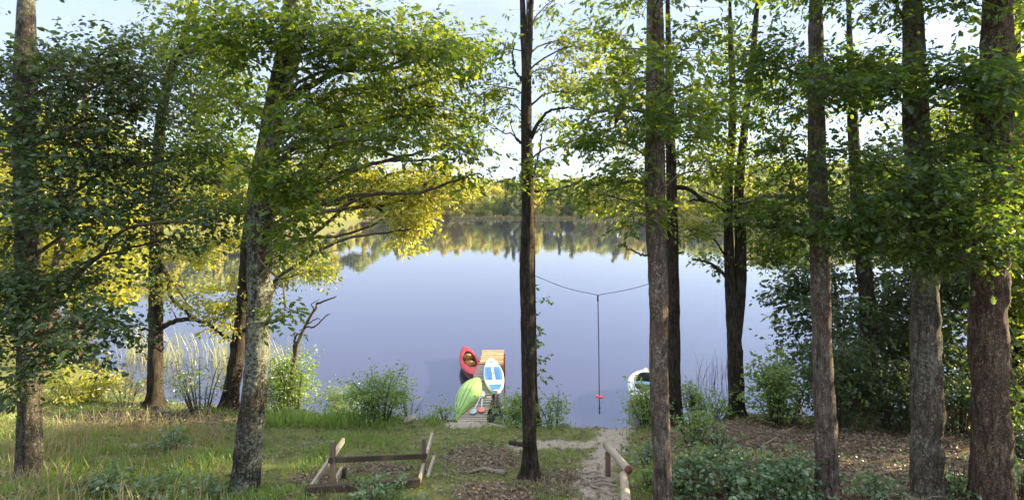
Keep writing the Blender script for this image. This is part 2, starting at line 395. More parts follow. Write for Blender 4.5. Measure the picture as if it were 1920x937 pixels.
d = N(t, 'ShaderNodeBsdfDiffuse'); d.inputs['Color'].default_value = (.026, .026, .058, 1)
g = N(t, 'ShaderNodeBsdfGlossy'); g.inputs['Roughness'].default_value = .015; g.inputs['Color'].default_value = (.96, .97, 1, 1); link(t, b.outputs[0], g.inputs['Normal'])
mx_ = N(t, 'ShaderNodeMixShader'); link(t, fr.outputs[0], mx_.inputs[0]); link(t, d.outputs[0], mx_.inputs[1]); link(t, g.outputs[0], mx_.inputs[2])
link(t, mx_.outputs[0], o.inputs['Surface']); M['water'] = m

# ------------------------------------------------------------------ ground sheet and lake
def spaced(a, b, fine, lo, hi, grow):
    v = list(np.arange(a, b + 1e-6, fine)); s = fine; x = b
    while x < hi: s *= grow; x += s; v.append(min(x, hi))
    s = fine; x = a; pre = []
    while x > lo: s *= grow; x -= s; pre.append(max(x, lo))
    return np.array(pre[::-1] + v)
gx = spaced(-13, 13, .11, -1500, 1500, 1.055); gy = spaced(6.5, 17, .11, -80, 1600, 1.045)
XX, YY = np.meshgrid(gx, gy); ZZ = height(XX, YY)
gv = np.stack([XX, YY, ZZ], -1).reshape(-1, 3)
nxg, nyg = len(gx), len(gy)
ii = (np.arange(nyg - 1)[:, None] * nxg + np.arange(nxg - 1)[None, :]).ravel()
gf = np.stack([ii, ii + 1, ii + nxg + 1, ii + nxg], -1)
def seg_d(px, py, poly):
    best = np.full(px.shape, 1e9)
    for a, b in zip(poly[:-1], poly[1:]):
        a = np.array(a[:2]); b = np.array(b[:2]); ab = b - a
        tt = np.clip(((px - a[0]) * ab[0] + (py - a[1]) * ab[1]) / (ab @ ab + 1e-9), 0, 1)
        best = np.minimum(best, np.hypot(px - a[0] - ab[0] * tt, py - a[1] - ab[1] * tt))
    return best
PATHS = [([G(*q) for q in [(1165, 792), (1150, 812), (1150, 835), (1125, 868), (1115, 900), (1130, 945)]], .40),
         ([G(*q) for q in [(850, 795), (900, 794), (1000, 796), (1080, 795), (1160, 800)]], .30),
         ([G(*q) for q in [(970, 838), (1060, 832), (1150, 828)]], .28),
         ([G(*q) for q in [(230, 834), (330, 834), (470, 845)]], .13)]
LIT = [(900, 862, 80, 26), (1070, 905, 70, 26), (930, 925, 80, 22), (1340, 812, 120, 20), (1650, 815, 330, 34), (1700, 885, 260, 50),
       (280, 788, 200, 17), (600, 900, 60, 16), (700, 878, 70, 14)]
def px_of(x, y, z): return CX + x / y * F, CY - (z - CAMZ) / y * F
def covers(x, y, z):
    yy = np.maximum(y, 1.0); px, py = px_of(x, yy, z)
    path = np.zeros(x.shape)
    for poly, w in PATHS: path = np.maximum(path, np.clip(1.12 - seg_d(x, y, poly) / w * .75, 0, .82))
    lit = np.zeros(x.shape)
    for a, b_, rx, ry in LIT: lit = np.maximum(lit, np.clip(1.5 - np.hypot((px - a) / rx, (py - b_) / ry), 0, 1))
    near = y < 60
    path *= near; lit *= near
    turf = np.where(px < 1230, .85, .25) * np.ones(x.shape)
    turf = np.where(y > 60, .9, turf)
    return path, lit, turf, px, py
pw, lw, tw, _, _ = covers(gv[:, 0], gv[:, 1], gv[:, 2])
me = mk_mesh('ground', gv, [gf], M['ground'])
ca = me.color_attributes.new('cover', 'FLOAT_COLOR', 'POINT')
ca.data.foreach_set('color', np.stack([pw, lw, tw, np.ones_like(pw)], -1).astype(np.float32).ravel())
go = bpy.data.objects.new('ground', me); COL.objects.link(go); tag(go, kind='structure')
lk = MB(); lk.add([[-1500, 8, 0], [1500, 8, 0], [1500, 1600, 0], [-1500, 1600, 0]], [[0, 1, 2, 3]])
lake = lk.build('lake', M['water']); tag(lake, kind='structure')
lake.data.polygons[0].use_smooth = False

# ------------------------------------------------------------------ foliage
T_OAK = (np.array([0, .12, .28, .42, .56, .72, .86, 1]), np.array([.015, .05, .2, .11, .28, .17, .2, .03]))
T_OVAL = (np.array([0, .22, .5, .8, 1]), np.array([.02, .24, .31, .2, .0]))
T_LEAF = (np.array([0, .35, .7, 1]), np.array([.03, .27, .22, .0]))
T_NARROW = (np.array([0, .35, .7, 1]), np.array([.02, .13, .11, .0]))
FC = 2.6            # overall leaf density
T_CARD = (np.array([0, .5, 1]), np.array([.12, .42, .1]))
def nrm(v): return v / (np.linalg.norm(v, axis=-1, keepdims=True) + 1e-9)
def leaves(mb, pos, axis, normal, L, tmpl, droop=.25, fold=.25):
    u, w = tmpl; K = len(u); n = len(pos)
    L = np.broadcast_to(L, (n,))[:, None, None]
    ax = nrm(axis); sd = nrm(np.cross(ax, normal)); no = np.cross(sd, ax)
    mid = pos[:, None] + ax[:, None] * u[None, :, None] * L - no[:, None] * (droop * u ** 2)[None, :, None] * L
    lft = mid + sd[:, None] * w[None, :, None] * L + no[:, None] * (fold * w)[None, :, None] * L
    rgt = mid - sd[:, None] * w[None, :, None] * L + no[:, None] * (fold * w)[None, :, None] * L
    v = np.concatenate([mid, lft, rgt], 1).reshape(-1, 3)
    i = np.arange(K - 1)
    q = np.concatenate([np.stack([i, i + 1, i + 1 + K, i + K], -1), np.stack([i, i + 2 * K, i + 1 + 2 * K, i + 1], -1)])
    f = (np.arange(n)[:, None, None] * 3 * K + q[None]).reshape(-1, 4)
    mb.add(v, f)
def sprays(mb, c, d, length, nl, L, tmpl, flat=.5, spread=.32):
    """c, d (S,3): leafy shoots along d, leaves alternating in a rough plate"""
    Sn = len(c); d = nrm(d)
    up = np.array([0, 0, 1.]); sd = nrm(np.cross(d, up) + 1e-6)
    tt = (np.arange(nl) + rng.random((Sn, nl))) / nl
    sg = np.where(rng.random((Sn, nl)) < .5, -1., 1.)
    ln = np.broadcast_to(length, (Sn,))[:, None]
    off = rng.random((Sn, nl)) * spread * ln * (1.1 - tt * .7)
    pos = c[:, None] + d[:, None] * (tt * ln)[..., None] + sd[:, None] * (sg * off)[..., None]
    pos = pos + rng.normal(0, .12, (Sn, nl, 1)) * ln[..., None] * up * flat
    ax = d[:, None] * (.35 + tt[..., None] * .5) + sd[:, None] * sg[..., None] * .8 + rng.normal(0, .35, (Sn, nl, 3)) + np.array([0, 0, -.2])
    no = up + rng.normal(0, .5 * flat + .35, (Sn, nl, 3))
    sz = L * rng.uniform(.45, 1.35, (Sn, nl)) * rng.uniform(.75, 1.2, (Sn, 1))
    leaves(mb, pos.reshape(-1, 3), ax.reshape(-1, 3), no.reshape(-1, 3), sz.ravel(), tmpl)
def blob(leaf_mb, twig_mb, hub, c, rad, L, tmpl, cover=1.5, outward=None, twig_r=.009, shoot=.34, nl=9, flat=.5, k=.28):
    """a bough: sub-boughs spread through an ellipsoid, each a flattened plate of leafy shoots"""
    rad = np.asarray(rad, float); c = np.asarray(c, float)
    nleaf = FC * cover * math.pi * rad[0] * rad[2] / (k * L * L)
    nsh = max(4, int(nleaf / nl)); nsub = max(3, int(nsh / 7))
    v = nrm(rng.normal(size=(nsub, 3))); r = rng.uniform(.15, 1, (nsub, 1)) ** .6
    sub = c + v * r * rad
    w = rng.uniform(.4, 1.6, nsub); w /= w.sum()
    pick = rng.choice(nsub, nsh, p=w)
    plate = np.array([.32, .32, .17]) * min(1.0, max(.5, rad[0]))
    sc = sub[pick] + rng.normal(size=(nsh, 3)) * plate
    out = nrm((sub - c) / rad + 1e-6)[pick]
    if outward is not None: out = out + np.asarray(outward) * .9
    out = out * np.array([1, 1, .35]) + rng.normal(0, .45, (nsh, 3)) + np.array([0, 0, -.12])
    sprays(leaf_mb, sc, out, shoot * rng.uniform(.7, 1.3, nsh), nl, L, tmpl, flat)
    if twig_mb is not None:
        hubs = np.atleast_2d(hub)
        for s in sub:
            e = np.linalg.norm(hubs - s, axis=1) + rng.random(len(hubs)) * .5
            hub = hubs[int(np.argmin(e))]
            dv = s - hub; ln = np.linalg.norm(dv)
            m1 = hub + dv * .4 + rng.normal(0, .06, 3) * ln + np.array([0, 0, .06 * ln]); m2 = hub + dv * .75 + rng.normal(0, .05, 3) * ln
            twig_mb.tube(smooth_path([hub, m1, m2, s], 6), np.linspace(twig_r * (.7 + .3 * ln), twig_r * .35, 6), 4, False)
        for s, q in list(zip(sub[pick], sc))[::2]:
            twig_mb.tube([s, (s + q) / 2 + rng.normal(0, .03, 3), q], [twig_r * .4, twig_r * .3, twig_r * .2], 3, False)

def trunk_mesh(mb, pts, rad, seg=30, step=.07, ridge=.055, flare=.5, seed=0, ground=True, knots=3):
    pts = np.asarray(pts, float); rad = np.asarray(rad, float)
    L = np.linalg.norm(np.diff(pts, axis=0), axis=1).sum(); n = max(8, int(L / step))
    pa = smooth_path(pts, n); ra = smooth_path(np.column_stack([rad, rad, rad]), n)[:, 0]
    s = np.concatenate([[0], np.cumsum(np.linalg.norm(np.diff(pa, axis=0), axis=1))])
    r_ = np.random.default_rng(seed)
    th = np.linspace(0, 1, seg, endpoint=False)
    nt = 11
    def per(a, b, nth, sd):
        x = a * nth
        g_ = np.random.default_rng(sd).random((int(b.max()) + 3, nth))
        xi = np.floor(x).astype(int) % nth; fx = x - np.floor(x); yi = np.floor(b).astype(int); fy = b - np.floor(b)
        fx = fx * fx * (3 - 2 * fx); fy = fy * fy * (3 - 2 * fy)
        return (g_[yi, xi] * (1 - fx) + g_[yi, (xi + 1) % nth] * fx) * (1 - fy) + (g_[yi + 1, xi] * (1 - fx) + g_[yi + 1, (xi + 1) % nth] * fx) * fy
    A, B = np.meshgrid(th, s)
    rough = 1 + ridge * 1.6 * (per(A, B / .30, 9, seed + 1) - .5) + ridge * 1.6 * (per(A, B / .14, 14, seed + 2) - .5) + .11 * (per(A, B / 1.2, 4, seed + 3) - .5)
    if ground and flare:
        root = 1 + .7 * np.maximum(0, per(A, B * 0 + .5, 5, seed + 4) - .35) * 2
        rough = rough + flare * np.exp(-np.maximum(s - .12, 0) / .22)[:, None] * root[:, :]
    for kx in range(knots):
        a0, b0 = r_.random(), r_.uniform(.15, .8) * L
        da = np.abs(A - a0); da = np.minimum(da, 1 - da)
        rough = rough + .22 * np.exp(-(da / .045) ** 2 - ((B - b0) / .09) ** 2)
    mb.tube(pa, ra, seg, True, rough)
    return pa, ra
def limb_to(tmb, pa, ra, target, sag=0.0, r0=None, rise=.45, seg=7, zmin=None):
    """a limb from the trunk path pa to target; returns its tip half"""
    t_ = np.asarray(target, float)
    h = np.hypot(pa[:, 0] - t_[0], pa[:, 1] - t_[1])
    want = t_[2] - rise * h
    k = int(np.argmin(np.abs(pa[:, 2] - want) + .25 * h))
    if zmin is not None: k = max(k, int(np.argmax(pa[:, 2] >= zmin)))
    s = pa[k]; dv = t_ - s; ln = np.linalg.norm(dv)
    r = r0 if r0 else min(ra[k] * .4, .008 + .010 * ln)
    side = np.array([-dv[1], dv[0], 0]) / (ln + 1e-6)
    m1 = s + dv * .33 + np.array([0, 0, .10 * ln + sag]) + side * rng.normal(0, .08) * ln
    m2 = s + dv * .68 + np.array([0, 0, .05 * ln + sag]) + side * rng.normal(0, .1) * ln + rng.normal(0, .04, 3) * ln
    n = max(6, int(ln / .15))
    pp = smooth_path([s, m1, m2, t_], n)
    pp += rng.normal(0, .012, pp.shape) * (np.arange(n) > 0)[:, None]
    tmb.tube(pp, np.linspace(r, .35 * r + .004, n), seg, True)
    return pp
def limb_px(tmb, pix, Y, w0, w1, Y1=None, seg=8):
    """a limb drawn through photo pixels at a given distance"""
    Y1 = Y if Y1 is None else Y1
    ys = np.linspace(Y, Y1, len(pix))
    pts = [P(a, b, y) for (a, b), y in zip(pix, ys)]
    n = max(8, len(pix) * 6)
    pp = smooth_path(pts, n); pp[1:-1] += rng.normal(0, .01, (n - 2, 3))
    tmb.tube(pp, np.linspace(w0, w1, n), seg, True)
    return pp
def tree(name, label, cat, path, Y, barkm, leafm, blobs, L=.095, tmpl=T_OAK, top=12.0, limbs=(), cover=1.5, group=None, seg=30,
         ridge=.065, flare=.75, seed=1, extra=None, over=True, depth=.75, step=.07, shoot=.34, zmin=None, knots=3, overd=.7):
    """path: photo pixels (x, y, width) up the trunk at distance Y; blobs: (x, y, rx, ry[, dY[, leaf material]]) of foliage"""
    pts = [P(a, b, Y) for a, b, w in path]; rad = [w * .47 / F * Y for a, b, w in path]
    gz = float(height(pts[0][0], Y))
    if pts[0][2] > gz - .15: pts.insert(0, np.array([pts[0][0], Y, gz - .18])); rad.insert(0, rad[0])
    else: pts[0][2] = min(pts[0][2], gz - .15)
    if top and pts[-1][2] < top:
        d = (pts[-1] - pts[-2]); d = d / d[2]; z0 = pts[-1][2]
        for q in (.5, 1.0):
            pts.append(pts[-1] + d * np.array([.7, .7, 1]) * (top - z0) * .5); rad.append(rad[-1] * .62)
    root = thing(name, label, cat, (pts[0][0], Y, gz), group)
    tb = MB(); pa, ra = trunk_mesh(tb, pts, rad, seg, step, ridge, flare, seed, knots=knots)
    if extra: extra(tb)
    tb.build('trunk', barkm, root)
    crowns = {}
    for pix, Ya, Yb, w0, w1, leafy in limbs:
        lm = MB(); pp = limb_px(lm, pix, Ya, w0, w1, Yb)
        if leafy:
            for q in np.linspace(.3, .97, leafy):
                c = pp[int(q * (len(pp) - 1))]; v = nrm(rng.normal(size=3)) * np.array([.5, .6, .3]); tip = c + v
                lm.tube(smooth_path([c, c + v * .5 + [0, 0, .06], tip], 5), np.linspace(w1 * .7, w1 * .25, 5), 4, False)
        lm.build('limb', barkm, root)
    bl = list(blobs)
    if over and top:
        x0, y0, _ = path[-1]
        for q in range(5):
            bl.append((x0 + rng.uniform(-110, 110) * 8 / Y, -30 - 55 * q + rng.uniform(-20, 20), 95 * 8 / Y * 1.2, 50, rng.uniform(-1, 1), None, overd * .6))
    for bb in bl:
        x, y, rx, ry = bb[:4]; dY = bb[4] if len(bb) > 4 and bb[4] is not None else rng.uniform(-.8, .8)
        mm_ = bb[5] if len(bb) > 5 and bb[5] is not None else leafm
        cv = cover * (bb[6] if len(bb) > 6 else 1.0)
        c = P(x, y, Y + dY); a = rx / F * Y; b_ = ry / F * Y
        lm = MB(); pp = limb_to(lm, pa, ra, c, zmin=zmin)
        hub = pp[int(len(pp) * .45):]
        cm = crowns.setdefault(mm_.name, (MB(), mm_))[0]
        out = nrm(c - pp[0]) * np.array([1, 1, .3])
        blob(cm, lm, hub, c, (a, max(.4, a * depth), b_), L, tmpl, cv, out, shoot=shoot, k=.28 if tmpl is not T_NARROW else .16)
        lm.build('limb', M['twig'], root)
    for cm, mm_ in crowns.values():
        o_ = cm.build('crown', mm_, root, smooth=False)
    return root

# ------------------------------------------------------------------ the large trees on the bank
OVR = dict(over=True)
# left edge: dark broad-leaved tree with lichened trunk
tree('beech_tree', 'dark leaved tree at the left edge, lichen grey trunk in tall grass', 'tree',
     [(52, 950, 46), (55, 850, 40), (56, 700, 40), (52, 550, 38), (48, 400, 38), (46, 250, 36), (48, 110, 34)], 8.6, M['bark_grey'], M['leaf_dark'],
     [(180, 120, 90, 34, -.3), (300, 140, 80, 36, -.3, None, .7), (260, 90, 60, 26, 0, None, .7), (60, 190, 100, 60), (180, 150, 110, 50), (280, 200, 90, 50), (110, 260, 120, 60), (230, 300, 120, 55), (60, 350, 80, 60), (170, 390, 100, 45),
      (320, 370, 90, 38), (390, 420, 50, 24), (300, 450, 70, 30), (20, 120, 60, 40), (130, 110, 80, 40), (340, 300, 50, 30), (20, 440, 50, 40),
      (60, 560, 90, 55, -.5), (150, 610, 70, 32, -.9), (195, 625, 40, 20, -1.0), (30, 650, 60, 55, -.5), (110, 520, 80, 38, -.3), (15, 540, 50, 60, -.6), (30, 720, 40, 30, -.5), (90, 660, 50, 30, -.7)],
     L=.08, tmpl=T_OVAL, cover=.95, seed=3, zmin=3.6)
# big lichen covered oak
tree('oak_tree', 'big oak with grey green lichen on its leaning trunk and long boughs over the lake', 'tree',
     [(450, 990, 66), (458, 930, 54), (470, 800, 50), (480, 700, 46), (485, 600, 45), (487, 470, 46), (488, 380, 50), (500, 300, 46), (518, 180, 36), (540, 60, 32)], 8.2,
     M['bark_oak'], M['leaf_oak'],
     [(420, 80, 70, 45), (440, 190, 50, 40), (400, 290, 50, 35), (420, 380, 50, 35), (470, 330, 50, 30, -.8),
      (560, 90, 80, 45), (660, 90, 100, 45), (780, 90, 90, 44, None, None, 1.4), (700, 70, 90, 30, .6, None, 1.3), (850, 80, 50, 30, .6), (850, 130, 45, 50, 1.2), (600, 60, 80, 34, -.4), (600, 170, 70, 40, -.6), (560, 240, 70, 40, -.9), (700, 180, 100, 38),
      (800, 200, 75, 45), (640, 270, 90, 32), (750, 262, 100, 30), (850, 270, 45, 34, .8), (540, 350, 55, 35, -.9), (510, 420, 50, 30, -.8), (600, 330, 60, 30),
      (880, 330, 26, 24, .8), (540, 450, 40, 22, -.6), (535, 575, 26, 20, -.4), (470, 60, 60, 35)],
     limbs=[([(495, 360), (560, 372), (620, 345), (700, 306), (770, 302), (850, 300)], 8.2, 8.6, .045, .014, 3),
            ([(500, 300), (560, 265), (640, 262), (720, 285), (760, 300)], 8.2, 8.0, .05, .015, 3),
            ([(515, 200), (600, 150), (700, 105), (800, 105)], 8.2, 8.6, .06, .02, 3),
            ([(490, 610), (515, 600), (545, 590)], 8.2, 8.0, .035, .02, 1)],
     cover=1.5, seed=5, zmin=5.4)
# slim oak in the middle
tree('oak_tree', 'slim straight oak with forked top standing alone before the open lake', 'tree',
     [(995, 905, 34), (994, 860, 28), (991, 750, 27), (989, 600, 27), (987, 500, 28), (990, 400, 26), (987, 250, 23), (987, 140, 20), (987, 100, 20)], 9.8,
     M['bark_mid'], M['leaf_oak'],
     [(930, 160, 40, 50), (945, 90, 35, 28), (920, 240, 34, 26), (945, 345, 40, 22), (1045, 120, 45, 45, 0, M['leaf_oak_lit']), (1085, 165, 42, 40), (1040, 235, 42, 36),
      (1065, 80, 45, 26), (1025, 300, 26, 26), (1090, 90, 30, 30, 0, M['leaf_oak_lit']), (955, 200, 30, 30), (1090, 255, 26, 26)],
     limbs=[([(990, 357), (1020, 358), (1050, 354), (1075, 345), (1105, 330)], 9.8, 10.2, .035, .01, 0),
            ([(992, 270), (1010, 230), (1040, 205), (1095, 205)], 9.8, 9.4, .04, .012, 1),
            ([(985, 160), (965, 130), (960, 85)], 9.8, 9.8, .03, .01, 0),
            ([(995, 345), (1010, 290), (1018, 240)], 9.8, 9.4, .025, .008, 0),
            ([(985, 275), (968, 260), (955, 225)], 9.8, 9.8, .02, .006, 0)],
     cover=.95, seed=7, top=9.2, extra=lambda tb: (trunk_mesh(tb, [P(984, 108, 9.8), P(981, 70, 9.8), P(980, 20, 9.8), P(975, -90, 9.8)], [.07, .055, .055, .03], 16, .08, ground=False),
                                             trunk_mesh(tb, [P(990, 108, 9.8), P(994, 70, 9.8), P(995, 20, 9.8), P(1003, -90, 9.8)], [.07, .05, .05, .03], 16, .08, ground=False)),
     zmin=6.0, overd=.35)
# right of middle: reddish brown oak with pale patches
tree('oak_tree', 'tall oak with reddish brown bark just right of the log handrail', 'tree',
     [(1246, 1010, 40), (1243, 930, 36), (1239, 800, 36), (1236, 700, 37), (1235, 600, 37), (1232, 480, 38), (1229, 380, 40), (1228, 320, 40), (1228, 200, 36), (1228, 60, 34)], 8.0,
     M['bark_pale'], M['leaf_oak'],
     [(1170, 90, 60, 40), (1140, 150, 55, 45), (1290, 90, 55, 40), (1300, 170, 55, 45), (1180, 220, 65, 40), (1130, 260, 45, 36), (1290, 255, 50, 36, .6),
      (1180, 325, 60, 28), (1130, 362, 55, 22), (1215, 385, 40, 26, -.3), (1310, 320, 40, 26), (1230, 150, 60, 45, -.8), (1265, 230, 50, 40, -.7), (1190, 420, 34, 18)],
     limbs=[([(1222, 478), (1205, 478), (1180, 468), (1168, 458), (1152, 462)], 8.0, 7.7, .02, .006, 0),
            ([(1226, 215), (1195, 205), (1150, 205), (1110, 215), (1090, 235)], 8.0, 8.3, .045, .014, 2),
            ([(1226, 145), (1190, 155), (1165, 200), (1150, 240)], 8.0, 7.8, .045, .018, 1),
            ([(1222, 350), (1180, 340), (1120, 345), (1085, 370)], 8.0, 8.0, .03, .01, 2)],
     cover=1.35, seed=9, zmin=5.2)
# right group of three thick trunks
tree('oak_tree', 'slim grey oak before dark shrubs, first of three thick trunks right of the handrail', 'tree',
     [(1556, 980, 52), (1552, 920, 42), (1548, 800, 39), (1541, 650, 36), (1538, 520, 36), (1536, 400, 36), (1532, 280, 32), (1530, 110, 28)], 8.3,
     M['bark_pale'], M['leaf_oak_shade'],
     [(1430, 110, 45, 36), (1520, 125, 60, 34, .5), (1470, 120, 55, 40), (1480, 200, 60, 40), (1460, 280, 55, 34), (1480, 350, 60, 34), (1590, 150, 55, 40), (1560, 300, 45, 30, -.5), (1450, 410, 60, 34, .3), (1500, 420, 50, 30), (1540, 160, 45, 40, -.7),
      (1600, 400, 55, 34, -.6), (1570, 445, 45, 25, -.6)],
     cover=1.55, seed=13, zmin=5.2, limbs=[([(1538, 355), (1500, 372), (1440, 368), (1380, 380), (1310, 355)], 8.3, 9.0, .03, .012, 2)])
tree('oak_tree', 'thick oak with deeply cracked lichen grey bark', 'tree',
     [(1743, 1000, 66), (1741, 930, 56), (1740, 850, 56), (1737, 700, 54), (1735, 560, 48), (1732, 450, 46), (1722, 320, 42), (1716, 220, 42), (1713, 100, 38)], 8.0,
     M['bark_grey'], M['leaf_oak_shade'],
     [(1730, 130, 60, 32, -.5), (1660, 125, 55, 28, .4), (1790, 140, 50, 30), (1650, 150, 55, 34), (1660, 390, 60, 38, -.5), (1730, 360, 60, 36, -.8), (1800, 400, 60, 40, -.7), (1700, 430, 60, 30, -.7), (1770, 170, 60, 40), (1790, 250, 50, 40),
      (1650, 300, 45, 26), (1740, 470, 50, 22, -.8), (1690, 180, 45, 40, -.6), (1640, 440, 50, 26, -.5), (1760, 300, 50, 34, -.6)],
     cover=1.7, ridge=.1, seed=17, zmin=5.3)
tree('oak_tree', 'thickest oak with brown ridged bark near the right edge', 'tree',
     [(1862, 1020, 78), (1860, 930, 68), (1857, 800, 62), (1853, 650, 62), (1856, 500, 64), (1860, 350, 60), (1864, 220, 58), (1868, 120, 54)], 7.6,
     M['bark_brown'], M['leaf_oak_shade'],
     [(1900, 160, 40, 40), (1910, 260, 40, 50), (1905, 360, 40, 50), (1830, 210, 40, 45), (1900, 460, 40, 36), (1850, 430, 60, 30, -.9), (1810, 340, 45, 36), (1800, 480, 45, 24, -.6), (1870, 150, 50, 30, -.7),
      (1905, 640, 26, 26, .5), (1910, 740, 26, 22, .5)],
     cover=1.6, ridge=.1, seed=19, zmin=4.6)
# shoreline trees
tree('oak_tree', 'straight trunked tree at the water edge on the left, sunlit crooked branch at its right', 'tree',
     [(290, 775, 33), (291, 750, 29), (292, 640, 26), (293, 520, 25), (295, 400, 22), (299, 250, 19), (316, 150, 17), (340, 85, 14)], 15.0,
     M['bark_mid'], M['leaf_oak'],
     [(350, 100, 70, 40, 0, None, 1.4), (430, 80, 70, 40, 0, None, 1.5), (400, 130, 60, 30), (410, 180, 60, 45), (390, 260, 60, 40), (260, 180, 50, 40), (350, 220, 50, 35), (380, 330, 70, 30, 0, M['leaf_gold_lit']), (250, 330, 60, 40, 0, M['leaf_gold_lit']),
      (430, 350, 50, 30, 0, M['leaf_gold_lit']), (340, 400, 60, 30, 0, M['leaf_gold_lit']), (240, 440, 60, 26, 0, M['leaf_gold_lit']), (355, 470, 50, 30, 0, M['leaf_gold_lit']), (410, 455, 40, 26, 0, M['leaf_gold_lit']),
      (310, 540, 50, 20, 0, M['leaf_gold_lit']), (370, 560, 50, 20, 0, M['leaf_gold_lit'], .7), (400, 590, 45, 16, 0, M['leaf_gold_lit'], .7)],
     limbs=[([(297, 618), (320, 605), (350, 598), (385, 605), (415, 625), (440, 640)], 15.0, 14.6, .08, .03, 3),
            ([(297, 490), (315, 520), (318, 555), (345, 580), (360, 598)], 15.0, 14.6, .06, .03, 2),
            ([(318, 145), (340, 100), (370, 60)], 15.0, 15.0, .09, .05, 2),
            ([(283, 622), (272, 615), (262, 618), (262, 605)], 15.0, 14.8, .03, .01, 0),
            ([(297, 668), (305, 655), (316, 640)], 15, 14.9, .018, .006, 0)],
     cover=1.1, L=.11, tmpl=T_LEAF, seed=23, seg=24, top=12.5, zmin=4.0, shoot=.45)
tree('oak_tree', 'dark leaning oak at the water edge, half hidden behind the big lichen covered trunk', 'tree',
     [(428, 772, 36), (433, 735, 29), (447, 650, 27), (458, 560, 26), (466, 450, 26), (480, 340, 24), (500, 260, 22), (535, 170, 20), (560, 90, 18)], 14.8,
     M['bark_dark'], M['leaf_oak_lit'],
     [(650, 355, 80, 34, 0, M['leaf_gold_lit']), (730, 345, 80, 34, 0, M['leaf_gold_lit']), (800, 345, 60, 34, -.6, M['leaf_gold_lit'], 1.3), (765, 392, 44, 32, -.6, M['leaf_gold_lit'], 1.5), (770, 430, 34, 28, -.6, M['leaf_gold_lit'], 1.5), (840, 335, 36, 26, -.6, M['leaf_gold_lit'], 1.3), (610, 300, 70, 36),
      (590, 385, 60, 30, 0, M['leaf_gold_lit']), (560, 490, 44, 22), (590, 505, 34, 20), (530, 470, 40, 20), (640, 190, 70, 50), (720, 230, 70, 45), (760, 150, 70, 45), (820, 240, 50, 50), (600, 240, 60, 40), (850, 360, 30, 20, 0, M['leaf_gold_lit']),
      (440, 560, 30, 30, 0, M['leaf_gold_lit']), (435, 600, 30, 24, 0, M['leaf_gold_lit']), (520, 540, 30, 20)],
     limbs=[([(474, 400), (560, 385), (640, 370), (700, 345), (740, 325), (800, 322)], 14.8, 14.4, .10, .03, 4),
            ([(640, 372), (690, 380), (730, 405), (755, 425)], 14.5, 14.3, .05, .02, 2),
            ([(460, 545), (490, 520), (530, 480)], 14.8, 14.4, .07, .03, 2),
            ([(505, 250), (585, 230), (610, 170), (625, 150)], 14.8, 14.8, .09, .04, 2),
            ([(452, 620), (490, 610), (520, 600), (540, 592)], 14.8, 14.5, .06, .03, 1)],
     cover=1.25, L=.11, tmpl=T_LEAF, seed=29, seg=24, top=12.5, zmin=3.2, shoot=.45)
tree('oak_tree', 'slender sunlit tree leaning over the left bank behind the dark leaved tree', 'tree',
     [(70, 700, 24), (85, 640, 20), (100, 540, 18), (115, 450, 17), (130, 370, 14), (150, 280, 12), (165, 150, 10)], 17.5,
     M['bark_brown'], M['leaf_gold_lit'],
     [(60, 420, 90, 40), (160, 450, 70, 36), (40, 480, 70, 40), (150, 520, 60, 26), (220, 480, 50, 24), (190, 390, 70, 40), (30, 360, 70, 40), (20, 570, 40, 26), (160, 300, 60, 40, 0, M['leaf_oak'])], over=False,
     limbs=[([(118, 440), (150, 425), (200, 430)], 17.5, 17.2, .06, .03, 2)],
     cover=1.2, L=.15, tmpl=T_LEAF, seed=31, seg=20, top=11, zmin=2.6, shoot=.5)
tree('oak_tree', 'thin ivy clad trunk hugging the right side of the slim forked oak', 'tree',
     [(1006, 790, 16), (1003, 740, 12), (1001, 640, 11), (1000, 560, 10), (999, 480, 9), (998, 380, 8), (996, 300, 7)], 14.2, M['bark_dark'], M['leaf_oak'],
     [(1003, 600, 7, 40, 0, None, 1.2), (1002, 680, 7, 40, 0, None, .9), (1001, 560, 6, 26), (1012, 330, 40, 22)], L=.10, tmpl=T_LEAF, cover=.8, seed=37, seg=16, top=8.5, over=False, shoot=.2, zmin=1.5)
tree('oak_tree', 'dark straight trunk at the shoreline right behind the reddish brown oak', 'tree',
     [(1268, 800, 30), (1266, 760, 25), (1263, 600, 24), (1261, 450, 23), (1258, 300, 20), (1255, 180, 17)], 14.2, M['bark_dark'], M['leaf_oak'],
     [(1165, 375, 50, 26, 0, M['leaf_gold_lit']), (1140, 345, 40, 20), (1275, 400, 36, 24, 0, M['leaf_gold_lit']), (1285, 430, 26, 18, 0, M['leaf_oak_lit']), (1300, 300, 50, 30), (1210, 260, 60, 40, 0, M['leaf_oak_lit']), (1180, 150, 60, 40, 0, M['leaf_oak_lit']), (1320, 200, 50, 40), (1225, 345, 40, 24)],
     limbs=[([(1262, 350), (1290, 355), (1320, 375), (1350, 385)], 14.2, 14, .07, .03, 0), ([(1266, 475), (1275, 474), (1282, 472)], 14.2, 14.1, .03, .02, 0)],
     cover=1.1, L=.11, tmpl=T_LEAF, seed=41, seg=24, top=12, zmin=4.4, shoot=.45)
def twin(tb):
    trunk_mesh(tb, [P(1380, 640, 14.4), P(1388, 540, 14.4), P(1388, 430, 14.3), P(1386, 350, 14.3), P(1398, 220, 14.3), P(1412, 100, 14.3), P(1420, 10, 14.3), P(1440, -150, 14.3)],
               [.14, .15, .14, .12, .09, .08, .06, .03], 20, .08, ground=False, seed=77)
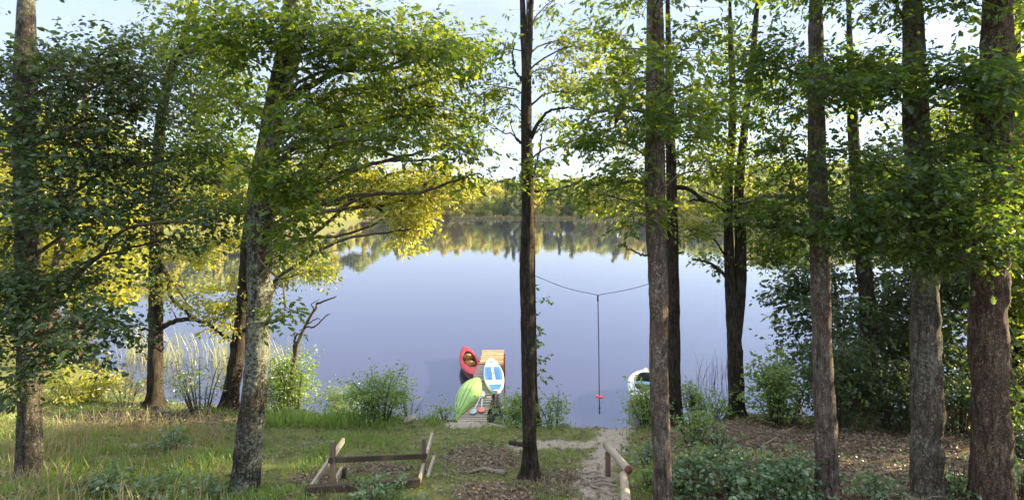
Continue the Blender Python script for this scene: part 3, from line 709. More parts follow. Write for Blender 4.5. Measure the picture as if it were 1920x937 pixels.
tree('oak_tree', 'twin stemmed tree at the shoreline with two near parallel dark trunks', 'tree',
     [(1384, 805, 40), (1382, 760, 30), (1378, 660, 29), (1371, 560, 22), (1366, 450, 19), (1366, 350, 17), (1374, 200, 14), (1370, 70, 11)], 14.4, M['bark_dark'], M['leaf_oak'],
     [(1380, 90, 50, 30), (1360, 190, 50, 36), (1430, 180, 40, 36), (1350, 270, 45, 28), (1425, 310, 45, 30), (1395, 390, 70, 24), (1335, 428, 34, 16, 0, M['leaf_oak_lit']), (1340, 320, 40, 24, 0, M['leaf_oak_lit']), (1440, 390, 50, 30), (1450, 455, 60, 36), (1350, 490, 34, 18), (1420, 470, 40, 24)],
     limbs=[([(1366, 525), (1350, 508), (1330, 492), (1310, 488), (1297, 484)], 14.4, 14.2, .05, .015, 0),
            ([(1364, 400), (1345, 385), (1310, 375), (1290, 378)], 14.4, 14.2, .06, .02, 1),
            ([(1360, 480), (1340, 450), (1310, 432), (1290, 430)], 14.4, 14.2, .03, .01, 1),
            ([(1395, 380), (1420, 360), (1450, 338)], 14.4, 14.2, .03, .012, 0)],
     cover=1.15, L=.11, tmpl=T_LEAF, seed=43, seg=24, top=12, extra=twin, zmin=3.8, shoot=.45)
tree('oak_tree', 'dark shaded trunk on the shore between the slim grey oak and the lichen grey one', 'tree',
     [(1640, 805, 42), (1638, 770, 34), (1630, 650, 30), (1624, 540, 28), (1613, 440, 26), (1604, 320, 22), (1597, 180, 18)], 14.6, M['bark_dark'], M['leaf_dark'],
     [(1620, 480, 60, 24), (1680, 540, 60, 30), (1570, 560, 60, 26), (1640, 330, 60, 30, 0, M['leaf_oak']), (1560, 190, 60, 40, 0, M['leaf_oak']), (1650, 130, 60, 36, 0, M['leaf_oak']), (1690, 600, 50, 30), (1580, 640, 50, 40), (1690, 680, 40, 40), (1600, 430, 50, 24, 0, M['leaf_gold_lit'])],
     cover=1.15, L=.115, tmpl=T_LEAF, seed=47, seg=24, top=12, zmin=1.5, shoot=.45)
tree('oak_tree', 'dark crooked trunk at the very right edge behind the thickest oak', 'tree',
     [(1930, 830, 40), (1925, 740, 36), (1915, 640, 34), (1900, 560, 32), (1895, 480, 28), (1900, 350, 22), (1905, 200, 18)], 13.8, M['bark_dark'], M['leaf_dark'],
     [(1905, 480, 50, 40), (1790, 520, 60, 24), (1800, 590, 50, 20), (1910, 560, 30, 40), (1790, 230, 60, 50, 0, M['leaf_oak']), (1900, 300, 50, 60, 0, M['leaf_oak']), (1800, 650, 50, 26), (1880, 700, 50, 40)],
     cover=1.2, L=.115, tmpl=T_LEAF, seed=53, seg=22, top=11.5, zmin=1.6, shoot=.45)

# ------------------------------------------------------------------ generic bank trees further along the near shore
def free_tree(name, label, X, Y, H, Rr, leafm, barkm, nb=16, L=.2, cover=1.3, group=None, low=.25, seed=0, tmpl=T_LEAF, r0=.2, shoot=.6):
    gz = float(height(X, Y)); root = thing(name, label, 'tree', (X, Y, gz), group)
    r_ = np.random.default_rng(seed)
    lean = r_.normal(0, .06, 2) * H
    pts = [np.array([X, Y, gz - .2]), np.array([X + lean[0] * .3, Y + lean[1] * .3, gz + H * .35]), np.array([X + lean[0], Y + lean[1], gz + H * .95])]
    tb = MB(); pa, ra = trunk_mesh(tb, pts, [r0, r0 * .75, r0 * .15], 12, .2, seed=seed); tb.build('trunk', barkm, root)
    cm = MB(); lm = MB()
    for q in range(nb):
        f = low + (1 - low) * (q + .5) / nb; a = r_.uniform(0, 6.28)
        wr = Rr * math.sin(math.pi * (.12 + .8 * (f - low) / (1 - low))) ** .7
        c = np.array([X + lean[0] * f + math.cos(a) * wr * .65, Y + lean[1] * f + math.sin(a) * wr * .65, gz + H * f])
        pp = limb_to(lm, pa, ra, c)
        blob(cm, lm, pp[int(len(pp) * .45):], c, (Rr * .5, Rr * .5, H * .11), L, tmpl, cover, nrm(c - pp[0]) * .5, twig_r=.02, shoot=shoot)
    lm.build('limb', barkm, root)
    cm.build('crown', leafm, root, smooth=False)
    return root
LB = [(-17.5, 21.5, 9, 2.6, 'leaf_gold_lit', 'golden sunlit tree on the left bank just beyond the dark leaved tree'),
      (-22, 27, 11, 3.2, 'leaf_gold_lit', 'tall golden tree at the left edge above the low yellow shrub'),
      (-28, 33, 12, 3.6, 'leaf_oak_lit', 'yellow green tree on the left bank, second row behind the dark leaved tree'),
      (-37, 40, 13, 4.0, 'leaf_gold_lit', 'broad golden tree far along the left bank at the left edge'),
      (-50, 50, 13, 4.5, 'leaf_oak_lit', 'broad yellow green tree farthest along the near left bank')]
for k_, (x, y, h, r, lm_, lb) in enumerate(LB):
    free_tree('oak_tree', lb, x, y, h, r, M[lm_], M['bark_brown'], 15, .2 + .003 * y, 1.2, seed=60 + k_, low=.30, r0=.16, group='trees along the left bank')
RB = [(13.0, 17.0, 9, 2.4, 'leaf_dark', 'dark leafy tree at the right shore behind the thick lichen grey oak'),
      (17.5, 17.6, 9, 2.8, 'leaf_oak', 'bushy shore tree at the right edge beyond the crooked trunk'),
      (23, 19.0, 10, 3.0, 'leaf_oak', 'tall green tree far along the right shore by the right edge'),
      (13.5, 10.5, 10, 3.0, 'leaf_oak', 'tall unseen oak added beyond the right edge to shade the bank'),  # out of view, added to cast shade on the ground
      (10.2, 16.3, 4.6, 1.8, 'leaf_dark', 'low dark tree over the water behind the slim grey oak')]
for k_, (x, y, h, r, lm_, lb) in enumerate(RB):
    free_tree('oak_tree', lb, x, y, h, r, M[lm_], M['bark_dark'], 13, .17, 1.0, seed=80 + k_, low=.15, r0=.13, group='trees along the right shore')

# ------------------------------------------------------------------ shrubs
def shrub(name, label, px, py, wpx, hpx, leafm, L=.07, tmpl=T_LEAF, cover=1.3, stems=9, Y=None, wisp=.25, cat='bush', group=None, stemm=None, shoot=.26, extra=None, k=None):
    """multi-stemmed bush: (px,py) is its foot in the photo, wpx x hpx its size there"""
    b_ = G(px, py) if Y is None else np.array([(px - CX) / F * Y, Y, 0])
    if Y is not None: b_[2] = float(height(b_[0], Y))
    s_ = b_[1] / F; W, H = wpx * s_, hpx * s_
    root = thing(name, label, cat, b_, group)
    lm, tm = MB(), MB()
    k = k or (.28 if tmpl is not T_NARROW else .16)
    nl = 9; n = int(1.8 * cover * W * H * .8 / (k * L * L) / nl)
    per_ = max(3, n // stems)
    for q in range(stems):
        a = rng.uniform(0, 2 * math.pi); rr = math.sqrt(rng.random()) * W * .5
        tip = b_ + np.array([math.cos(a) * rr, math.sin(a) * rr * .8, H * rng.uniform(.55, 1.0) * (1 - .35 * (rr / (W * .5 + 1e-6)) ** 2)])
        foot = b_ + np.array([math.cos(a), math.sin(a), 0]) * rr * .3 + np.array([0, 0, -.06])
        foot[2] = min(foot[2], float(height(foot[0], foot[1])) - .03) if rr < 1.5 else foot[2]
        pp = smooth_path([foot, foot * .55 + tip * .45 + np.array([0, 0, .12 * H]), tip], 10)
        tm.tube(pp, np.linspace(.012 + .006 * H, .003, 10), 5, False)
        tt = rng.random(per_) ** .75 * .9 + .1
        c = pp[np.minimum((tt * 9).astype(int), 9)] + rng.normal(size=(per_, 3)) * np.array([.16, .16, .10]) * (W ** .5) * (1.15 - tt[:, None] * .8)
        c[:, 2] = np.maximum(c[:, 2], height(c[:, 0], c[:, 1]) + .03)
        d = nrm(c - pp[np.minimum((tt * 9).astype(int), 9)]) + np.array([0, 0, .35]) + rng.normal(0, .4, (per_, 3))
        sprays(lm, c, d, shoot * rng.uniform(.7, 1.3, per_), nl, L, tmpl, .8)
        for u in c[::4]:
            kk = pp[int(np.argmin(np.linalg.norm(pp - u, axis=1)))]
            tm.tube([kk, (kk + u) / 2 + [0, 0, .02], u], [.005, .004, .002], 3, False)
    if extra: extra(tm)
    tm.build('stem', stemm or M['twig'], root); lm.build('foliage', leafm, root, smooth=False)
    return root
def dead(tm):
    for pix, w0, w1 in (([(545, 760), (548, 700), (560, 640), (572, 612), (590, 580), (598, 568), (620, 560), (632, 555)], .07, .012), ([(572, 612), (590, 612), (612, 592), (620, 588)], .03, .008),
                        ([(552, 670), (552, 640), (556, 628), (565, 625)], .045, .012), ([(590, 582), (585, 570), (600, 560)], .02, .006), ([(578, 606), (596, 596), (600, 600)], .018, .006)):
        limb_px(tm, pix, 14.6, w0, w1)
shrub('shrub', 'bright green bush with a bare crooked dead stem rising above it', 555, 765, 130, 140, M['leaf_shrub'], cover=1.5, stems=14, extra=dead, shoot=.3)
shrub('shrub', 'feathery green young bush right of the bush with the dead stem', 640, 768, 75, 75, M['leaf_shrub'], cover=1.4, tmpl=T_NARROW, stems=8, L=.09)
shrub('shrub', 'largest bright green leafy bush on the bank left of the jetty', 712, 788, 115, 115, M['leaf_shrub'], cover=1.9, stems=13)
shrub('shrub', 'wispy pale twigs of bush leaning over the water beside the leafy bush', 765, 780, 70, 65, M['leaf_willow'], cover=.25, stems=9, L=.05, tmpl=T_NARROW)
shrub('shrub', 'small bright green bush just left of the green canoe', 832, 786, 34, 34, M['leaf_shrub'], cover=1.3, stems=6)
shrub('shrub', 'bushy green shrub spilling over the right side of the jetty', 966, 788, 100, 82, M['leaf_shrub'], cover=1.7, stems=16)
shrub('shrub', 'leafy shrub right of the slim forked oak by the water', 1040, 783, 70, 80, M['leaf_shrub'], cover=1.0, stems=10)
shrub('shrub', 'bright yellow green bush in front of the white boat', 1210, 787, 78, 96, M['leaf_shrub'], cover=1.9, stems=14)
shrub('shrub', 'tall airy green shrub between the two trunks right of the white boat', 1305, 785, 60, 95, M['leaf_shrub'], cover=.9, stems=10)
shrub('shrub', 'dense green bush left of the twin stemmed tree', 1335, 785, 70, 70, M['leaf_shrub'], cover=1.3, stems=10)
shrub('willow_shrub', 'pale willow shrub at the water between the two left shore trunks', 375, 768, 110, 120, M['leaf_willow'], cover=.65, stems=14, tmpl=T_NARROW, L=.10)
shrub('willow_shrub', 'thin pale shrub low at the water left of the straight trunked tree', 235, 765, 70, 70, M['leaf_willow'], cover=.6, stems=9, tmpl=T_NARROW, L=.09)
shrub('shrub', 'golden yellow sunlit bush on the left shore', 150, 752, 150, 75, M['leaf_gold_lit'], cover=1.4, stems=14, L=.08)
shrub('shrub', 'small reddish brown bush at the foot of the golden bush', 205, 735, 40, 40, M['leaf_red'], cover=.8, stems=7, L=.06)
shrub('shrub', 'pale bush beside the grey leaning trunk at the reeds', 520, 770, 60, 60, M['leaf_willow'], cover=.8, stems=8, L=.06)
shrub('holly_shrub', 'big dark bush with bright green top right of the twin stemmed tree', 1465, 795, 150, 165, M['leaf_shrub'], cover=1.6, stems=22, L=.085)
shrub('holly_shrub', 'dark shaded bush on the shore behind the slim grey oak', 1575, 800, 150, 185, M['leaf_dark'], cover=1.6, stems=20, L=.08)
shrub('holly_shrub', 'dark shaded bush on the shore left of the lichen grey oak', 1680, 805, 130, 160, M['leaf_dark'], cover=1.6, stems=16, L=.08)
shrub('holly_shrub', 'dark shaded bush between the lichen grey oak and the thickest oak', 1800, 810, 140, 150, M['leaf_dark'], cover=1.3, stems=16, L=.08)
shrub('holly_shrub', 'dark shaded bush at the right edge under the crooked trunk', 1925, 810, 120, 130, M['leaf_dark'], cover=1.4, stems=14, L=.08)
# low plants and saplings on the slope at the lower right
for lb, x, y, w, h, c_, lf in (
    ('bramble patch at the foot of the reddish brown oak, right side', 1290, 925, 90, 60, 1.7, 'low_plant'), ('broad low bramble between the reddish oak and the slim grey oak', 1380, 930, 130, 75, 1.8, 'low_plant'),
    ('low leafy bramble against the slim grey oak', 1485, 935, 110, 70, 1.7, 'low_plant'), ('pale green sapling bush right of the reddish brown oak', 1300, 830, 70, 60, .9, 'leaf_shrub'),
    ('bramble right behind the log handrail, left of the reddish brown oak', 1215, 870, 50, 40, 1.2, 'low_plant'), ('bright green low plant below the log handrail', 1222, 915, 60, 36, 1.3, 'leaf_shrub'),
    ('low green seedlings between the slim grey oak and the lichen grey oak', 1640, 935, 90, 40, .8, 'low_plant'), ('low bramble right of the lichen grey oak', 1795, 930, 70, 60, 1.1, 'low_plant'),
    ('pale green bush by the foot of the thickest oak at the right edge', 1915, 860, 50, 60, 1.2, 'low_plant'), ('low dark bramble at the lower right corner', 1915, 930, 60, 50, 1.3, 'low_plant'),
    ('slim young sapling on the litter right of the twin stemmed tree', 1345, 860, 40, 70, .6, 'low_plant'), ('leafy weed clump at the foot of the bare frame', 1240, 880, 40, 30, 1.0, 'low_plant'),
    ('broad leaved weeds in the grass near the dark leaved tree', 190, 925, 90, 28, 1.1, 'low_plant'), ('pale leaved weeds at the bottom edge left of the lichen covered oak', 300, 940, 110, 26, 1.2, 'low_plant'),
    ('low weed clump beside the foot of the lichen covered oak', 385, 935, 60, 24, 1.2, 'low_plant'), ('leafy green weed by the pale path on the left', 322, 838, 40, 24, .9, 'low_plant'),
    ('low weeds growing over the frame bottom beam', 720, 935, 110, 24, 1.1, 'low_plant')):
    shrub('low_shrub', lb.replace('at the foot of the bare frame', 'between the reddish oak and the bramble patch'), x, y, w * 1.1, h * 1.25, M[lf], L=.07 if y > 900 else .06, tmpl=T_OVAL, cover=c_ * 1.2, stems=14, cat='plant', shoot=.2, group='low plants on the slope')

# ------------------------------------------------------------------ far shore trees
def crown_proto(seed, H, Wd, shape, n, L):
    r_ = np.random.default_rng(seed); mb = MB(); pos = []; outs = []
    nb = 26
    for q in range(nb):
        f = (q + .5) / nb
        if shape == 'round': wr = math.sin(math.pi * (.1 + .85 * f)) ** .6; z = H * (.14 + .80 * f)
        elif shape == 'cone': wr = (1 - f) ** .8 * 1.1 + .05; z = H * (.08 + .9 * f)
        else: wr = math.sin(math.pi * (.12 + .84 * f)) ** .8 * .8; z = H * (.06 + .92 * f)
        a = r_.uniform(0, 6.28); rr = Wd * .5 * wr * r_.uniform(.2, .75)
        c = np.array([math.cos(a) * rr, math.sin(a) * rr, z]); sr = Wd * .5 * max(.25, wr) * r_.uniform(.35, .6)
        m_ = int(n / nb); v = nrm(r_.normal(size=(m_, 3))) * (r_.random((m_, 1)) ** .33) * np.array([sr, sr, sr * .75])
        pos.append(c + v); outs.append(nrm(v) + nrm(c * [1, 1, 0] + 1e-6) * .5)
    pos = np.vstack(pos); outs = np.vstack(outs); m_ = len(pos)
    leaves(mb, pos, r_.normal(size=(m_, 3)), outs * 1.1 + r_.normal(0, .45, (m_, 3)) + np.array([0, 0, .45]), L * r_.uniform(.6, 1.3, m_), T_CARD, .15, .2)
    v = np.vstack(mb.v); return mk_mesh('crown', v, [np.vstack(mb.f[4])], None, False)
def trunk_proto(H, r, m_):
    mb = MB(); mb.tube(smooth_path([[0, 0, -.5], [.1, .05, H * .4], [0, .1, H * .85]], 8), np.linspace(r, r * .3, 8), 7)
    return mk_mesh('trunk', np.vstack(mb.v), [np.vstack(mb.f[4]), np.vstack(mb.f[3])], m_)
PROTO = []
for k_, (sh, H, Wd, mm_, lb) in enumerate([
        ('round', 15, 10, 'far_green', 'rounded green tree in the wood across the lake'), ('round', 17, 9, 'far_gold_lit', 'tall golden sunlit tree in the wood across the lake'),
        ('tall', 18, 7, 'far_green', 'narrow green tree in the wood across the lake'), ('tall', 13, 7, 'far_gold_lit', 'narrow golden tree at the far shore'),
        ('cone', 19, 6.5, 'far_dark', 'dark pointed conifer in the wood across the lake'), ('round', 12, 9, 'far_dark', 'low dark green tree at the far shore'),
        ('round', 8, 8, 'far_green', 'low round green bush at the far waterline')]):
    cme = crown_proto(200 + k_, H, Wd, sh, 4200 if H > 9 else 2000, .52); cme.materials.append(M[mm_])
    PROTO.append((cme, trunk_proto(H, .25, M['birch'] if 'golden' in lb else M['bark_far']), lb))
def far_tree(kind, x, y, s):
    cme, tme, lb = PROTO[kind]
    root = bpy.data.objects.new('far_tree', None); COL.objects.link(root)
    root.location = (x, y, float(height(x, y)) - .1); root.rotation_euler = (0, 0, random.uniform(0, 6.28)); root.scale = (s * random.uniform(.9, 1.15), s * random.uniform(.9, 1.15), s)
    tag(root, lb, 'tree', lb.replace(' tree ', ' trees ').replace(' conifer ', ' conifers ').replace(' bush ', ' bushes '))
    for nm, me_ in (('crown', cme), ('trunk', tme)):
        o_ = bpy.data.objects.new(nm, me_); COL.objects.link(o_); o_.parent = root
    return root
fr_ = random.Random(5)
x = -78.0
while x < 175:                                   # front row straight across
    fy = float(np.interp(x, FX, FY)); kind = fr_.choices(range(7), [4, 5, 3, 4, 1, 3, 3])[0]
    far_tree(kind, x, fy + fr_.uniform(2.5, 9), fr_.uniform(.7, 1.25)); x += fr_.uniform(3.8, 7.0)
x = -82.0
while x < 190:                                   # second row, taller
    fy = float(np.interp(x, FX, FY)); kind = fr_.choices(range(6), [4, 4, 3, 2, 2, 1])[0]
    far_tree(kind, x, fy + fr_.uniform(14, 30), fr_.uniform(1.05, 1.4)); x += fr_.uniform(6, 9)
for yy in np.arange(128, 300, 7.5):              # the left arm of the lake, seen from the side
    xx = float(np.interp(yy, FY[4:9], FX[4:9])) if yy > 122 else -100
    far_tree(fr_.choices(range(7), [4, 4, 3, 3, 1, 1, 2])[0], xx - fr_.uniform(3, 8), yy + 2, fr_.uniform(.8, 1.1))
for xx in np.arange(-168, -98, 6):
    fy = float(np.interp(xx, FX, FY)); far_tree(fr_.choices(range(7), [4, 5, 3, 3, 1, 1, 2])[0], xx, fy + fr_.uniform(3, 9), fr_.uniform(.75, 1.05))
for xx in np.arange(178, 420, 9):
    fy = float(np.interp(xx, FX, FY)); far_tree(fr_.choices(range(7), [4, 2, 3, 1, 2, 3, 2])[0], xx, fy + fr_.uniform(3, 9), fr_.uniform(.8, 1.1))
# the wood behind reads as one mass
wv, wf, wn = [], [], 0
protov = []
for k_ in range(3):
    m_ = 420; r_ = np.random.default_rng(300 + k_)
    mb = MB(); v = nrm(r_.normal(size=(m_, 3))); v[:, 2] = np.abs(v[:, 2])
    pos = v * np.array([4.5, 4.5, 6]) * (.75 + .3 * r_.random((m_, 1))) + np.array([0, 0, 7.0])
    leaves(mb, pos, r_.normal(size=(m_, 3)), v + r_.normal(0, .5, (m_, 3)), 1.3 * r_.uniform(.6, 1.3, m_), T_CARD, .15, .2)
    protov.append((np.vstack(mb.v), np.vstack(mb.f[4])))
for q in range(900):
    x = fr_.uniform(-330, 560); fy = float(np.interp(x, FX, FY)); y = fy + fr_.uniform(32, 230)
    v, f = protov[q % 3]; s_ = fr_.uniform(.9, 1.35); a = fr_.uniform(0, 6.28); ca_, sa_ = math.cos(a), math.sin(a)
    vv = v @ np.array([[ca_, sa_, 0], [-sa_, ca_, 0], [0, 0, 1]]) * s_ + np.array([x, y, float(height(x, y)) - .5])
    wv.append(vv); wf.append(f + wn); wn += len(vv)
me = mk_mesh('woodland', np.vstack(wv), [np.vstack(wf)], M['far_green'], False)
wo_ = bpy.data.objects.new('woodland', me); COL.objects.link(wo_)
tag(wo_, 'wooded slopes rising behind the trees of the far shore', 'woodland', kind='stuff')
# reddish bush and bare pale trunk on the far shore, strip of pale sedge along the waterline
def far_bush(px, Y, W, H, mm_, label):
    x = (px - CX) / F * Y; mb = MB(); r_ = np.random.default_rng(401); v = nrm(r_.normal(size=(700, 3))); v[:, 2] = np.abs(v[:, 2])
    leaves(mb, v * np.array([W / 2, W / 2, H]) * r_.uniform(.5, 1, (700, 1)), r_.normal(size=(700, 3)), v + r_.normal(0, .4, (700, 3)), .5, T_CARD)
    me_ = mk_mesh('far_bush', np.vstack(mb.v), [np.vstack(mb.f[4])], mm_, False); o_ = bpy.data.objects.new('far_bush', me_); COL.objects.link(o_)
    o_.location = (x, Y, float(height(x, Y)) - .1); tag(o_, label, 'bush')
far_bush(836, 299.6, 5, 3.4, M['leaf_red'], 'reddish bush standing alone at the far waterline')
pt = MB(); x = (657 - CX) / F * 300; pt.tube([[x, 300, -.2], [x + .2, 300, 6], [x, 300, 12.5]], [.35, .28, .18], 8)
tag(rebase(pt.build('bare_trunk', M['birch'])), 'bare pale dead trunk at the far shore, left of the reddish bush', 'tree trunk')
sm = MB(); n_ = 9000; x = rng.uniform(-80, 150, n_); y = np.interp(x, FX, FY) + rng.uniform(-1.0, 1.6, n_)
leaves(sm, np.stack([x, y, np.maximum(height(x, y), -.1)], -1), np.stack([rng.normal(0, .25, n_), rng.normal(0, .25, n_), np.ones(n_)], -1), rng.normal(size=(n_, 3)), rng.uniform(.5, 1.3, n_), (np.array([0, .5, 1]), np.array([.2, .16, .03])))
so = sm.build('sedge_strip', M['grass_dry'], smooth=False); tag(so, 'pale strip of sedge along the far waterline', 'sedge', kind='stuff')

# ------------------------------------------------------------------ jetty
PL = plain
M['plank'] = wood('plank_wood', (.13, .115, .10), (.36, .33, .29), (12, 1, 1), scale=9)
M['plank_sunlit'] = wood('plank_sunlit', (.24, .15, .08), (.48, .32, .19), (12, 1, 1), scale=9)  # end platform planks, orange sunlight put into the wood colour
M['timber_dark'] = wood('timber_dark', (.02, .016, .012), (.075, .06, .045))
M['timber_mid'] = wood('timber_mid', (.06, .045, .03), (.2, .155, .11))
M['timber_grey'] = wood('timber_grey', (.15, .125, .10), (.38, .33, .27))
M['log_pale'] = wood('log_pale', (.22, .18, .14), (.43, .375, .31))
M['log_end'] = plain('log_end', (.16, .06, .045), .8)
JZ = .47
jn, jf = np.array([-1.08, 13.75]), np.array([-.82, 18.85])
jd = nrm(jf - jn); js = np.array([jd[1], -jd[0]])
jrot = math.atan2(js[1], js[0])
jet = thing('jetty', 'narrow plank jetty running from the bank out over the lake', 'jetty', (jn[0], jn[1], 0))
dk = MB(); L_ = np.linalg.norm(jf - jn); npl = 40
for k_ in range(npl):
    c = jn + jd * (k_ + .5) * L_ / npl
    dk.box((c[0] + rng.normal(0, .012), c[1], JZ + rng.normal(0, .004) - .015), (.78 + rng.normal(0, .025), L_ / npl - .035, .03), jrot + rng.normal(0, .015))
bevel(dk.build('deck', M['plank'], jet, False), .004, 1)
pf = MB(); p0 = np.array([-.735, 18.9])
for k_ in range(12):
    pf.box((p0[0] + rng.normal(0, .008), p0[1] + (k_ + .5) * .152, JZ + .012 + rng.normal(0, .003)), (.84 + rng.normal(0, .02), .118, .032), rng.normal(0, .006))
bevel(pf.build('end_platform', M['plank_sunlit'], jet, False), .004, 1)
for sgn in (-1, 1):
    bm_ = MB(); a = jn + js * sgn * .3; b_ = jf + js * sgn * .3
    bm_.beam((a[0], a[1], JZ - .1), (b_[0], b_[1], JZ - .1), .07, .13); bm_.build('stringer', M['timber_dark'], jet, False)
    bm_ = MB(); bm_.beam((p0[0] + sgn * .36, p0[1] - .1, JZ - .08), (p0[0] + sgn * .36, p0[1] + 1.83, JZ - .08), .07, .14); bm_.build('stringer', M['timber_mid'], jet, False)
    for f in (.3, .65, .98):
        c = jn + jd * L_ * f + js * sgn * .34; q = MB(); q.tube([[c[0], c[1], -1.5], [c[0], c[1], JZ - .03]], .055, 10); q.build('post', M['timber_dark'], jet)
    q = MB(); q.tube([[p0[0] + sgn * .36, p0[1] + 1.7, -1.6], [p0[0] + sgn * .36, p0[1] + 1.7, JZ - .01]], .06, 10); q.build('post', M['timber_dark'], jet)
M['red_paint'] = plain('red_paint', (.30, .035, .02), .55, .2)
ld = MB(); lx = p0[0] + .47
for yy in (18.98, 19.32): ld.box((lx, yy, JZ - .18), (.045, .06, .9))
for zz in (-.05, .2, .42, .62): ld.box((lx, 19.15, zz), (.04, .29, .045))
tag(ld.build('ladder', M['red_paint'], jet, False), 'dark red bathing ladder')

# ------------------------------------------------------------------ boats and board
def frame_of(a, b):
    a = np.asarray(a, float); b = np.asarray(b, float); d = b - a; L = np.linalg.norm(d); d = d / L
    s = nrm(np.cross(d, [0, 0, 1.])); u = np.cross(s, d); return a, d, s, u, L
M['hull_green'] = plain('hull_green', (.19, .36, .075), .45, .1, 3, spec=.35, dirt=(.14, .27, .06))
M['keel_dark'] = plain('keel_dark', (.10, .15, .05), .5)
M['rim_lime'] = plain('rim_lime', (.34, .46, .04), .35)
a, d, s, u, L = frame_of((-1.47, 13.95, .56), (-1.05, 17.5, .52))
roll = R(-9); s, u = s * math.cos(roll) + u * math.sin(roll), u * math.cos(roll) - s * math.sin(roll)
kay = thing('canoe', 'lime green canoe turned upside down on the jetty', 'canoe', a - np.array([0, 0, .1]))
rings = []; tv = np.linspace(0, 1, 36); ph = np.linspace(0, math.pi, 19)
def kw(t): return .305 * (math.sin(math.pi * t) ** 1.12) * (1 - .06 * math.cos(2 * math.pi * t)) + .004
def kh(t): return .23 * (math.sin(math.pi * min(max(t, .0), 1)) ** 1.0) + .01
for t_ in tv:
    c = a + d * t_ * L + u * (-.10 * (abs(t_ - .5) * 2) ** 3)
    ring = [c + s * kw(t_) * math.copysign(abs(math.cos(p_)) ** .8, math.cos(p_)) + u * kh(t_) * (math.sin(p_) ** .75) for p_ in ph]
    ring += [c + s * kw(t_) * .9 * math.cos(p_) + u * kh(t_) * .86 * (math.sin(p_) ** .75) for p_ in ph[::-1]]
    rings.append(ring)
hb = MB(); hb.loft(rings); hb.build('hull', M['hull_green'], kay)
for off in (-.055, .055):
    kb = MB(); pts = []
    for t_ in np.linspace(.06, .94, 30):
        c = a + d * t_ * L + u * (-.10 * (abs(t_ - .5) * 2) ** 3); x_ = off * min(1, kw(t_) / .2)
        pts.append(c + s * x_ + u * (kh(t_) * (max(0, 1 - (x_ / kw(t_)) ** 2) ** .4) + .004))
    kb.tube(pts, .011, 6); kb.build('keel_strip', M['keel_dark'], kay)
for sg in (-1, 1):
    kb = MB(); kb.tube([a + d * t_ * L + u * (-.10 * (abs(t_ - .5) * 2) ** 3) + s * sg * kw(t_) for t_ in np.linspace(0.005, .995, 40)], .014, 6); kb.build('gunwale', M['rim_lime'], kay)

# red kayak afloat, deck up
M['kayak_red'] = plain('kayak_red', (.40, .010, .018), .45, .12, 3, spec=.25, dirt=(.30, .012, .018))
M['kayak_hull'] = plain('kayak_hull', (.10, .01, .015), .4)
M['well_dark'] = plain('well_dark', (.09, .012, .012), .6)
M['seat_tan'] = plain('seat_tan', (.3, .18, .07), .7)
a, d, s, u, L = frame_of((-1.18, 17.75, .05), (-1.88, 21.4, .05))
rk = thing('kayak', 'red two seat kayak floating left of the jetty', 'kayak', a)
def rw(t): return .37 * (math.sin(math.pi * t) ** .55) + .004
def rz(t): return .26 + .16 * (abs(t - .5) * 2) ** 2.2
hb = MB(); rings = []
for t_ in tv:
    c = a + d * t_ * L
    rings.append([c + s * rw(t_) * math.cos(p_) * (1 - .25 * abs(math.sin(p_))) + u * (rz(t_) - (rz(t_) + .10 * math.sin(math.pi * t_)) * math.sin(p_) ** .7) for p_ in ph])
hb.loft(rings, closed=False); hb.build('hull', M['kayak_hull'], rk)
db = MB(); m_ = 60; om = np.linspace(0, 2 * math.pi, m_, endpoint=False)
def deck_ring(k, lift):
    out = []
    for w_ in om:
        # outer outline point for this angle
        t_ = .5 + .5 * math.cos(w_); t_ = min(max(t_, .0), 1.)
        xo = (t_ - .5) * L; yo = math.copysign(rw(t_), math.sin(w_)) if abs(math.sin(w_)) > 1e-6 else 0
        xi = .06 * L + .30 * L * math.cos(w_) * .92; yi = .245 * math.copysign(abs(math.sin(w_)) ** .8, math.sin(w_))
        x_ = xo * (1 - k) + xi * k; y_ = yo * (1 - k) + yi * k
        tt_ = x_ / L + .5
        out.append(a + d * tt_ * L + s * y_ + u * (rz(tt_) + lift))
    return out
db.loft([deck_ring(0, -.005), deck_ring(.12, .025), deck_ring(.5, .055), deck_ring(.9, .06), deck_ring(1, .075), deck_ring(1.04, .05)], caps=False); db.build('deck', M['kayak_red'], rk)
wb_ = MB(); wb_.loft([deck_ring(1.04, .05), deck_ring(1.10, -.12), deck_ring(1.25, -.2)], caps=False)
wb_.build('cockpit', M['well_dark'], rk)
fl = MB(); rr_ = deck_ring(1.25, -.2); fl.add(np.vstack([rr_, np.mean(rr_, 0)]), [[k_, (k_ + 1) % m_, m_] for k_ in range(m_)]); fl.build('cockpit_floor', M['well_dark'], rk)
for tt_ in (.42, .68):
    sb_ = MB(); c = a + d * tt_ * L + u * .12
    sb_.loft([[c + s * .17 * math.cos(q) + d * (.15 * math.sin(q)) + u * z_ for q in np.linspace(0, 2 * math.pi, 20, endpoint=False)] for z_ in (-.06, .03)])
    bk = [[c + s * .2 * math.cos(q) + d * (.14 + off + .03 * math.sin(q)) + u * (.10 + .16 * math.sin(q)) for q in np.linspace(0, math.pi * 2, 20, endpoint=False)] for off in (0, .05)]
    sb_.loft(bk); sb_.build('seat', M['seat_tan'], rk)

